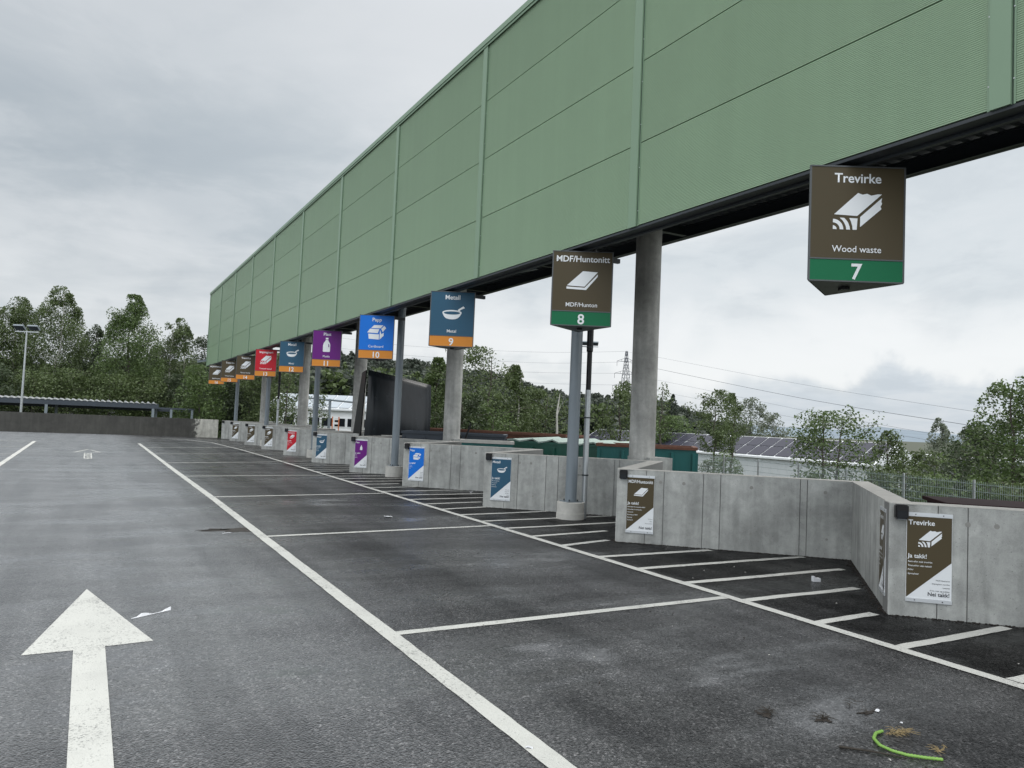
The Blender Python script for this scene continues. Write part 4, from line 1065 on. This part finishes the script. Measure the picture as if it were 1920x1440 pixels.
# tall leaning hopper plate
root = empty('steel_hopper', (0, 0, 0), 0, 'tall dark grey steel hopper with curved streaked front between the columns', 'hopper')
bl, br_, tl, tr_ = Vector((10.62, 33, 0)), Vector((13.55, 32.6, 0)), Vector((10.75, 33, 4.22)), Vector((13.75, 33.0, 3.72))
N_ = 14; vs = []; 
for i in range(N_+1):
    t = i/N_
    l = bl.lerp(tl, t); r_ = br_.lerp(tr_, t)
    for j in range(9):
        s = j/8; q = l.lerp(r_, s); q = q+Vector((-.06, -.45, 0))*math.sin(t*math.pi*.9)*.8+Vector((0, -.10, 0))*math.sin(s*math.pi); vs.append(q)
fs = [(i*9+j, i*9+j+1, (i+1)*9+j+1, (i+1)*9+j) for i in range(N_) for j in range(8)]
mb = MB(); mb.add(vs, fs); fp = mb.build('front_plate', 'hopper_steel', root, smooth=True)
so_ = fp.modifiers.new('s', 'SOLIDIFY'); so_.thickness = .04; so_.offset = 1
mb = MB()
mb.add([bl+Vector((-.05, .1, 0)), bl+Vector((-.12, 1.2, 0)), tl+Vector((-.04, .55, -.1)), tl+Vector((-.02, .06, 0))], [(0, 1, 2, 3)])
sd_ = mb.build('side_plate', 'black_plastic', root); q_ = sd_.modifiers.new('s', 'SOLIDIFY'); q_.thickness = .05
mb = MB(); mb.add([br_+Vector((.02, .1, 0)), br_+Vector((.1, 1.9, 0)), tr_+Vector((.05, .75, -.1)), tr_+Vector((.02, .06, 0))], [(0, 1, 2, 3)])
sd_ = mb.build('side_plate', 'black_plastic', root); q_ = sd_.modifiers.new('s', 'SOLIDIFY'); q_.thickness = .05
mb = MB(); mb.prism([(10.4, 33.3), (13.6, 33.0), (13.8, 34.9), (10.5, 35.1)], -1, .6); mb.build('base_box', 'navy_paint', root)
# crossed steel arms beside column 9
p = far(868, 815, 31); root = empty('lifting_arm', (p.x, p.y, 1.3), -YAW, 'black crossed steel arms of a skip hook right of the column under sign 9', 'machine')
mb = MB(); mb.bar((-.35, 0, .25), (.0, 0, 0), .07); mb.bar((.05, 0, 0), (.3, 0, .75), .07); mb.bar((-.25, 0, .55), (.02, 0, 0.0), .06); mb.box(-.3, .35, -.05, .05, -.12, -.04); mb.build('arms', 'black_plastic', root)
mb = MB(); mb.box(-.15, .2, -.12, .12, -2.3, -.121); mb.build('stand', 'navy_paint', root)

# ------------------------------------------------------------------ wire fence
FP = [(1258, 39.5), (1303, 38), (1438, 34), (1560, 30.6), (1684, 27.6), (1774, 25.6), (1886, 23.7), (2010, 21.8), (2160, 20)]
PT = []
A = far(1303, 800, 36); B = far(1920, 800, 23.5); A.z = B.z = 0; dF = (B-A).normalized(); nF = Vector((-dF.y, dF.x, 0))
root = empty('wire_fence', (0, 0, 0), 0, 'grey welded wire mesh fence with posts beyond the bay walls at right', 'fence')
S0 = A-dF*2.45*1; zt = 1.12; nsec = 10
simple('fence_wire', (.30, .36, .36), .5, metal=.3)
for i in range(nsec+1):
    c = S0+dF*2.45*i
    T = Matrix.Translation((c.x, c.y, 0)) @ Matrix.Rotation(math.atan2(dF.y, dF.x), 4, 'Z')
    mb = MB(); mb.box(-.03, .03, -.02, .02, -1.2, zt+.04, T); mb.build('post', 'galvanised', root)
    if i == nsec: break
    mb = MB()
    z = -.95
    while z < zt:
        for yy in (-.025, .025): mb.box(.0, 2.45, yy-.004, yy+.004, z, z+.010, T)
        z += .2
    x = .05
    while x < 2.42: mb.box(x-.0028, x+.0028, -.003, .003, -.98, zt, T); x += .0625
    mb.build('mesh_panel', 'fence_wire', root)

# ------------------------------------------------------------------ pylon and lines
pd = 300
P0 = far(1170, 800, pd); zt = far(1172, 658, pd).z; zb = 2
H_ = zt-zb; root = empty('lattice_pylon', (P0.x, P0.y, zb), -YAW+R(20), 'tall lattice steel power pylon left of the nearest concrete column', 'pylon')
def pw_(t): return 3.4*(1-t)**1.15+.35
mb = MB(); K = 12
lv = [H_*(1-(1-i/K)**1.0) for i in range(K+1)]
for i in range(K):
    a, b = pw_(i/K), pw_((i+1)/K)
    for s in ((-1, -1), (1, -1), (1, 1), (-1, 1)):
        mb.bar((s[0]*a/2*1.6, s[1]*a/2*1.6, lv[i]), (s[0]*b/2*1.6, s[1]*b/2*1.6, lv[i+1]), .14)
    for (s, e) in (((-1, -1), (1, -1)), ((1, -1), (1, 1)), ((1, 1), (-1, 1)), ((-1, 1), (-1, -1))):
        mb.bar((s[0]*a*.8, s[1]*a*.8, lv[i]), (e[0]*b*.8, e[1]*b*.8, lv[i+1]), .09); mb.bar((e[0]*a*.8, e[1]*a*.8, lv[i]), (s[0]*b*.8, s[1]*b*.8, lv[i+1]), .09)
simple('pylon_steel', (.12, .13, .15), .6)
mb.build('mast', 'pylon_steel', root)
for z, w in ((H_*.86, 4.0), (H_*.70, 4.9), (H_*.54, 5.6)):
    mb = MB()
    for s in (-1, 1):
        mb.bar((0, 0, z+1.6), (s*w, 0, z), .12); mb.bar((0, -.5, z), (s*w, 0, z), .12); mb.bar((0, .5, z), (s*w, 0, z), .12); mb.bar((s*w*.5, 0, z), (s*w*.5, 0, z+.8), .08); mb.bar((s*w, 0, z), (s*w, 0, z-1.9), .10)
    mb.build('cross_arm', 'pylon_steel', root)
def wire(pts, r_, label):
    P = [far(a, b, c) for a, b, c in pts]
    # smooth sag through the points
    Q = []
    for i in range(len(P)-1):
        for j in range(8):
            t = j/8; p0 = P[max(0, i-1)]; p1 = P[i]; p2 = P[i+1]; p3 = P[min(len(P)-1, i+2)]
            Q.append(.5*((2*p1)+(p2-p0)*t+(2*p0-5*p1+4*p2-p3)*t*t+(3*p1-p0-3*p2+p3)*t**3))
    Q.append(P[-1]); mb = MB(); mb.tube(Q, r_, 5, cap=False); o = mb.build('power_line', 'pylon_steel'); tag(o, label, 'power line', 'power lines from the lattice pylon')
wire([(1172, 659, 300), (1240, 671, 250), (1500, 720, 190), (1850, 775, 140), (2150, 815, 110)], .024, 'topmost thin power line sloping down to the right')
wire([(1183, 681, 300), (1240, 693, 250), (1500, 746, 190), (1835, 800, 140), (2150, 848, 110)], .045, 'thickest power line sloping down to the right, second from the top')
wire([(1183, 705, 300), (1240, 714, 250), (1500, 768, 190), (1740, 812, 150), (2150, 885, 110)], .024, 'third power line sloping down to the right')
wire([(1183, 728, 300), (1240, 735, 250), (1500, 785, 190), (1740, 825, 150), (2150, 900, 110)], .024, 'lowest power line sloping down to the right')
wire([(1172, 659, 300), (1000, 660, 320), (760, 648, 350), (600, 628, 380)], .035, 'topmost power line running left from the pylon')
wire([(1160, 679, 300), (1000, 680, 320), (760, 666, 350), (600, 648, 380)], .035, 'second power line running left from the pylon')
wire([(1158, 700, 300), (1000, 698, 320), (760, 688, 350), (600, 668, 380)], .035, 'third power line running left from the pylon')
wire([(1158, 722, 300), (1000, 718, 320), (760, 706, 350), (600, 690, 380)], .035, 'lowest power line running left from the pylon')

# ------------------------------------------------------------------ litter on the deck
def gp(px, py): q = ground(px, py); return Vector((q.x, q.y, 0))
pts = [gp(*q) for q in [(1655, 1374), (1642, 1378), (1638, 1388), (1650, 1401), (1672, 1411), (1700, 1419), (1732, 1424), (1768, 1428)]]
pts = [Vector((p.x, p.y, .013)) for p in pts]
Q = []
for i in range(len(pts)-1):
    for j in range(10): Q.append(pts[i].lerp(pts[i+1], j/10))
Q.append(pts[-1]); mb = MB(); mb.tube(Q, [.0088+.0038*(i % 2) for i in range(len(Q))], 10); o = mb.build('plastic_hose', 'lime_plastic', smooth=True); tag(o, 'short curved bright lime green ribbed plastic hose lying on the asphalt', 'hose')
mb = MB(); a, b = gp(1573, 1402), gp(1700, 1423); mb.tube([a+Vector((0, 0, .008)), a.lerp(b, .5)+Vector((.01, 0, .010)), b+Vector((0, 0, .006))], [.008, .007, .004], 6); o = mb.build('stick', 'twig'); tag(o, 'thin dark stick lying under the lime green hose', 'stick')
def clump(label, px, py, r_, n, matn, name='dry_weeds', flat=0):
    c = gp(px, py); mb = MB()
    for i in range(n):
        an = rnd.uniform(0, 6.28); p = c+Vector((rnd.gauss(0, r_*.8)+rnd.uniform(-r_, r_)*.6, rnd.gauss(0, r_*.35), .006+abs(rnd.gauss(0, .008)))); l = rnd.uniform(.006, .05)
        m_ = p+Vector((math.cos(an)*l, math.sin(an)*l, rnd.uniform(0, .012))); e = m_+Vector((math.cos(an+.6)*l, math.sin(an+.6)*l, -.004))
        e.z = max(.004, e.z); mb.tube([p, m_, e], [.0022, .0022, .001], 4)
    o = mb.build(name, matn); tag(o, label, 'debris')
clump('dried straw tuft beside the open end of the lime green hose', 1685, 1376, .055, 70, 'straw', flat=1)
clump('small dried leaf scrap right of the lime green hose', 1762, 1409, .028, 20, 'straw', flat=1)
clump('brown dirt tuft left of the hose, toward the camera side', 1542, 1347, .035, 26, 'twig', flat=1)
clump('dark soil clod at left of the debris patch', 1438, 1335, .025, 24, 'twig', flat=1)
clump('dark twig scrap up right of the dirt tuft', 1628, 1337, .05, 9, 'twig', flat=1)
clump('flat brown scrap by the white chip near the debris', 1600, 1322, .06, 7, 'twig', flat=1)
def smear(label, px, py, rx, ry):
    c = gp(px, py); n = 40; vs = [(c.x, c.y, .0032)]
    for i in range(n):
        a_ = 2*math.pi*i/n; k = 1+.35*math.sin(a_*3+px)+.2*math.sin(a_*7+py)+rnd.uniform(-.18, .18); vs.append((c.x+rx*k*math.cos(a_), c.y+ry*k*math.sin(a_), .0032))
    o = mk('mud_smear', vs, [(0, 1+i, 1+(i+1) % n) for i in range(n)], 'mud'); tag(o, label, 'dirt')
smear('dark flat mud smear around the soil clod', 1434, 1340, .045, .06)
smear('brown flat mud smear under the dirt tuft', 1545, 1350, .06, .04)
smear('long dark mud smear with twigs beside the white chip', 1628, 1336, .10, .025)
smear('dark oily patch left of the lane line, in mid distance', 432, 994, .42, .22)
smear('small dark spot right of the oily patch near the lane line', 405, 993, .2, .1)
def scrap(label, px, py, w, h, zz=.02, name='paper_scrap', matn='paper'):
    c = gp(px, py); rz = rnd.uniform(-.6, .6); vs = []
    for j in range(3):
        for i in range(4): vs.append((c.x+math.cos(rz)*(i/3-.5)*w-math.sin(rz)*(j/2-.5)*h, c.y+math.sin(rz)*(i/3-.5)*w+math.cos(rz)*(j/2-.5)*h, .006+rnd.uniform(0, zz)))
    o = mk(name, vs, [(j*4+i, j*4+i+1, j*4+i+5, j*4+i+4) for j in range(2) for i in range(3)], matn); tag(o, label, 'litter')
    s_ = o.modifiers.new('s', 'SOLIDIFY'); s_.thickness = .002
c = gp(1530, 1090); mb = MB(); mb.box(-.055, .055, -.035, .035, .0, .05, Matrix.Translation(c) @ Matrix.Rotation(-.4, 4, 'Z')); mb.box(-.055, -.03, -.035, .035, .0505, .075, Matrix.Translation(c) @ Matrix.Rotation(-.4, 4, 'Z'))
o = mb.build('foam_piece', 'paper'); tag(o, 'small white foam block lying on the hatched asphalt near the inner wall corner', 'litter')
scrap('small white crumpled scrap in the stall area left of the second bay', 728, 970, .17, .10, .04)
scrap('white crumb near the lane line at the bottom', 992, 1404, .05, .03, .012)
scrap('white chip on dark twigs right of the soil clod', 1645, 1334, .045, .03, .01)
scrap('tiny pale chip above the straw tuft', 1690, 1357, .025, .02, .008)
scrap('pale flake on the hatching near the farther posts', 884, 924, .16, .07, .03)
scrap('white flake by the dark oil stain left of the lane line', 425, 1000, .17, .03, .004)
a, b = gp(246, 1161), gp(320, 1144); mb = MB()
vs = []
for i in range(9):
    t = i/8; q = a.lerp(b, t); w_ = .006+.010*abs(math.sin(t*5)) ; vs += [(q.x, q.y+w_, .007+.03*max(0, math.sin(t*9-1))), (q.x, q.y-w_, .006)]
o = mk('plastic_strip', vs, [(2*i, 2*i+1, 2*i+3, 2*i+2) for i in range(8)], 'paper'); tag(o, 'twisted strip of white plastic at the right wing of the big white arrow', 'litter'); s_ = o.modifiers.new('s', 'SOLIDIFY'); s_.thickness = .002
# scattered grit and chips
gv = MB()
for i in range(420):
    x = rnd.uniform(3.2, 11.2); y = rnd.uniform(2.0, 26)
    if x > 8.3 and y > 0:
        he = hatch_end(y)
        if x > he-.15: continue
    elif rnd.random() < .75: continue
    s = rnd.uniform(.003, .009); gv.cur = 0 if rnd.random() < .35 else 1
    gv.box(-s, s, -s*.6, s*.6, 0, s*.7, Matrix.Translation((x, y, .001)) @ Matrix.Rotation(rnd.uniform(0, 3), 4, 'Z'))
o = gv.build('grit', ['concrete_top', 'twig']); tag(o, kind='stuff')
# rough strip of loose stones along the wall foot
gv = MB()
for k in range(7, 12):
    C = Vector(CORN[k]); I = Vector(inner(k)); N = Vector(CORN[k-1]) if k-1 in CORN else I
    for P_, Q_ in ((C, I), (I, N)):
        d_ = (Q_-P_).normalized(); n_ = Vector((-d_.y, d_.x)); n_ = n_ if n_.x < 0 else -n_
        for i in range(420 if k < 10 else 120):
            c = P_.lerp(Q_, rnd.random())+n_*abs(rnd.gauss(.0, .045)); s = rnd.uniform(.003, .010); gv.cur = 0
            gv.box(-s, s, -s, s, -.004, s*.9, Matrix.Translation((c.x, c.y, 0)) @ Matrix.Rotation(rnd.uniform(0, 3), 4, 'Z'))
o = gv.build('loose_stones', 'mud'); tag(o, kind='stuff')
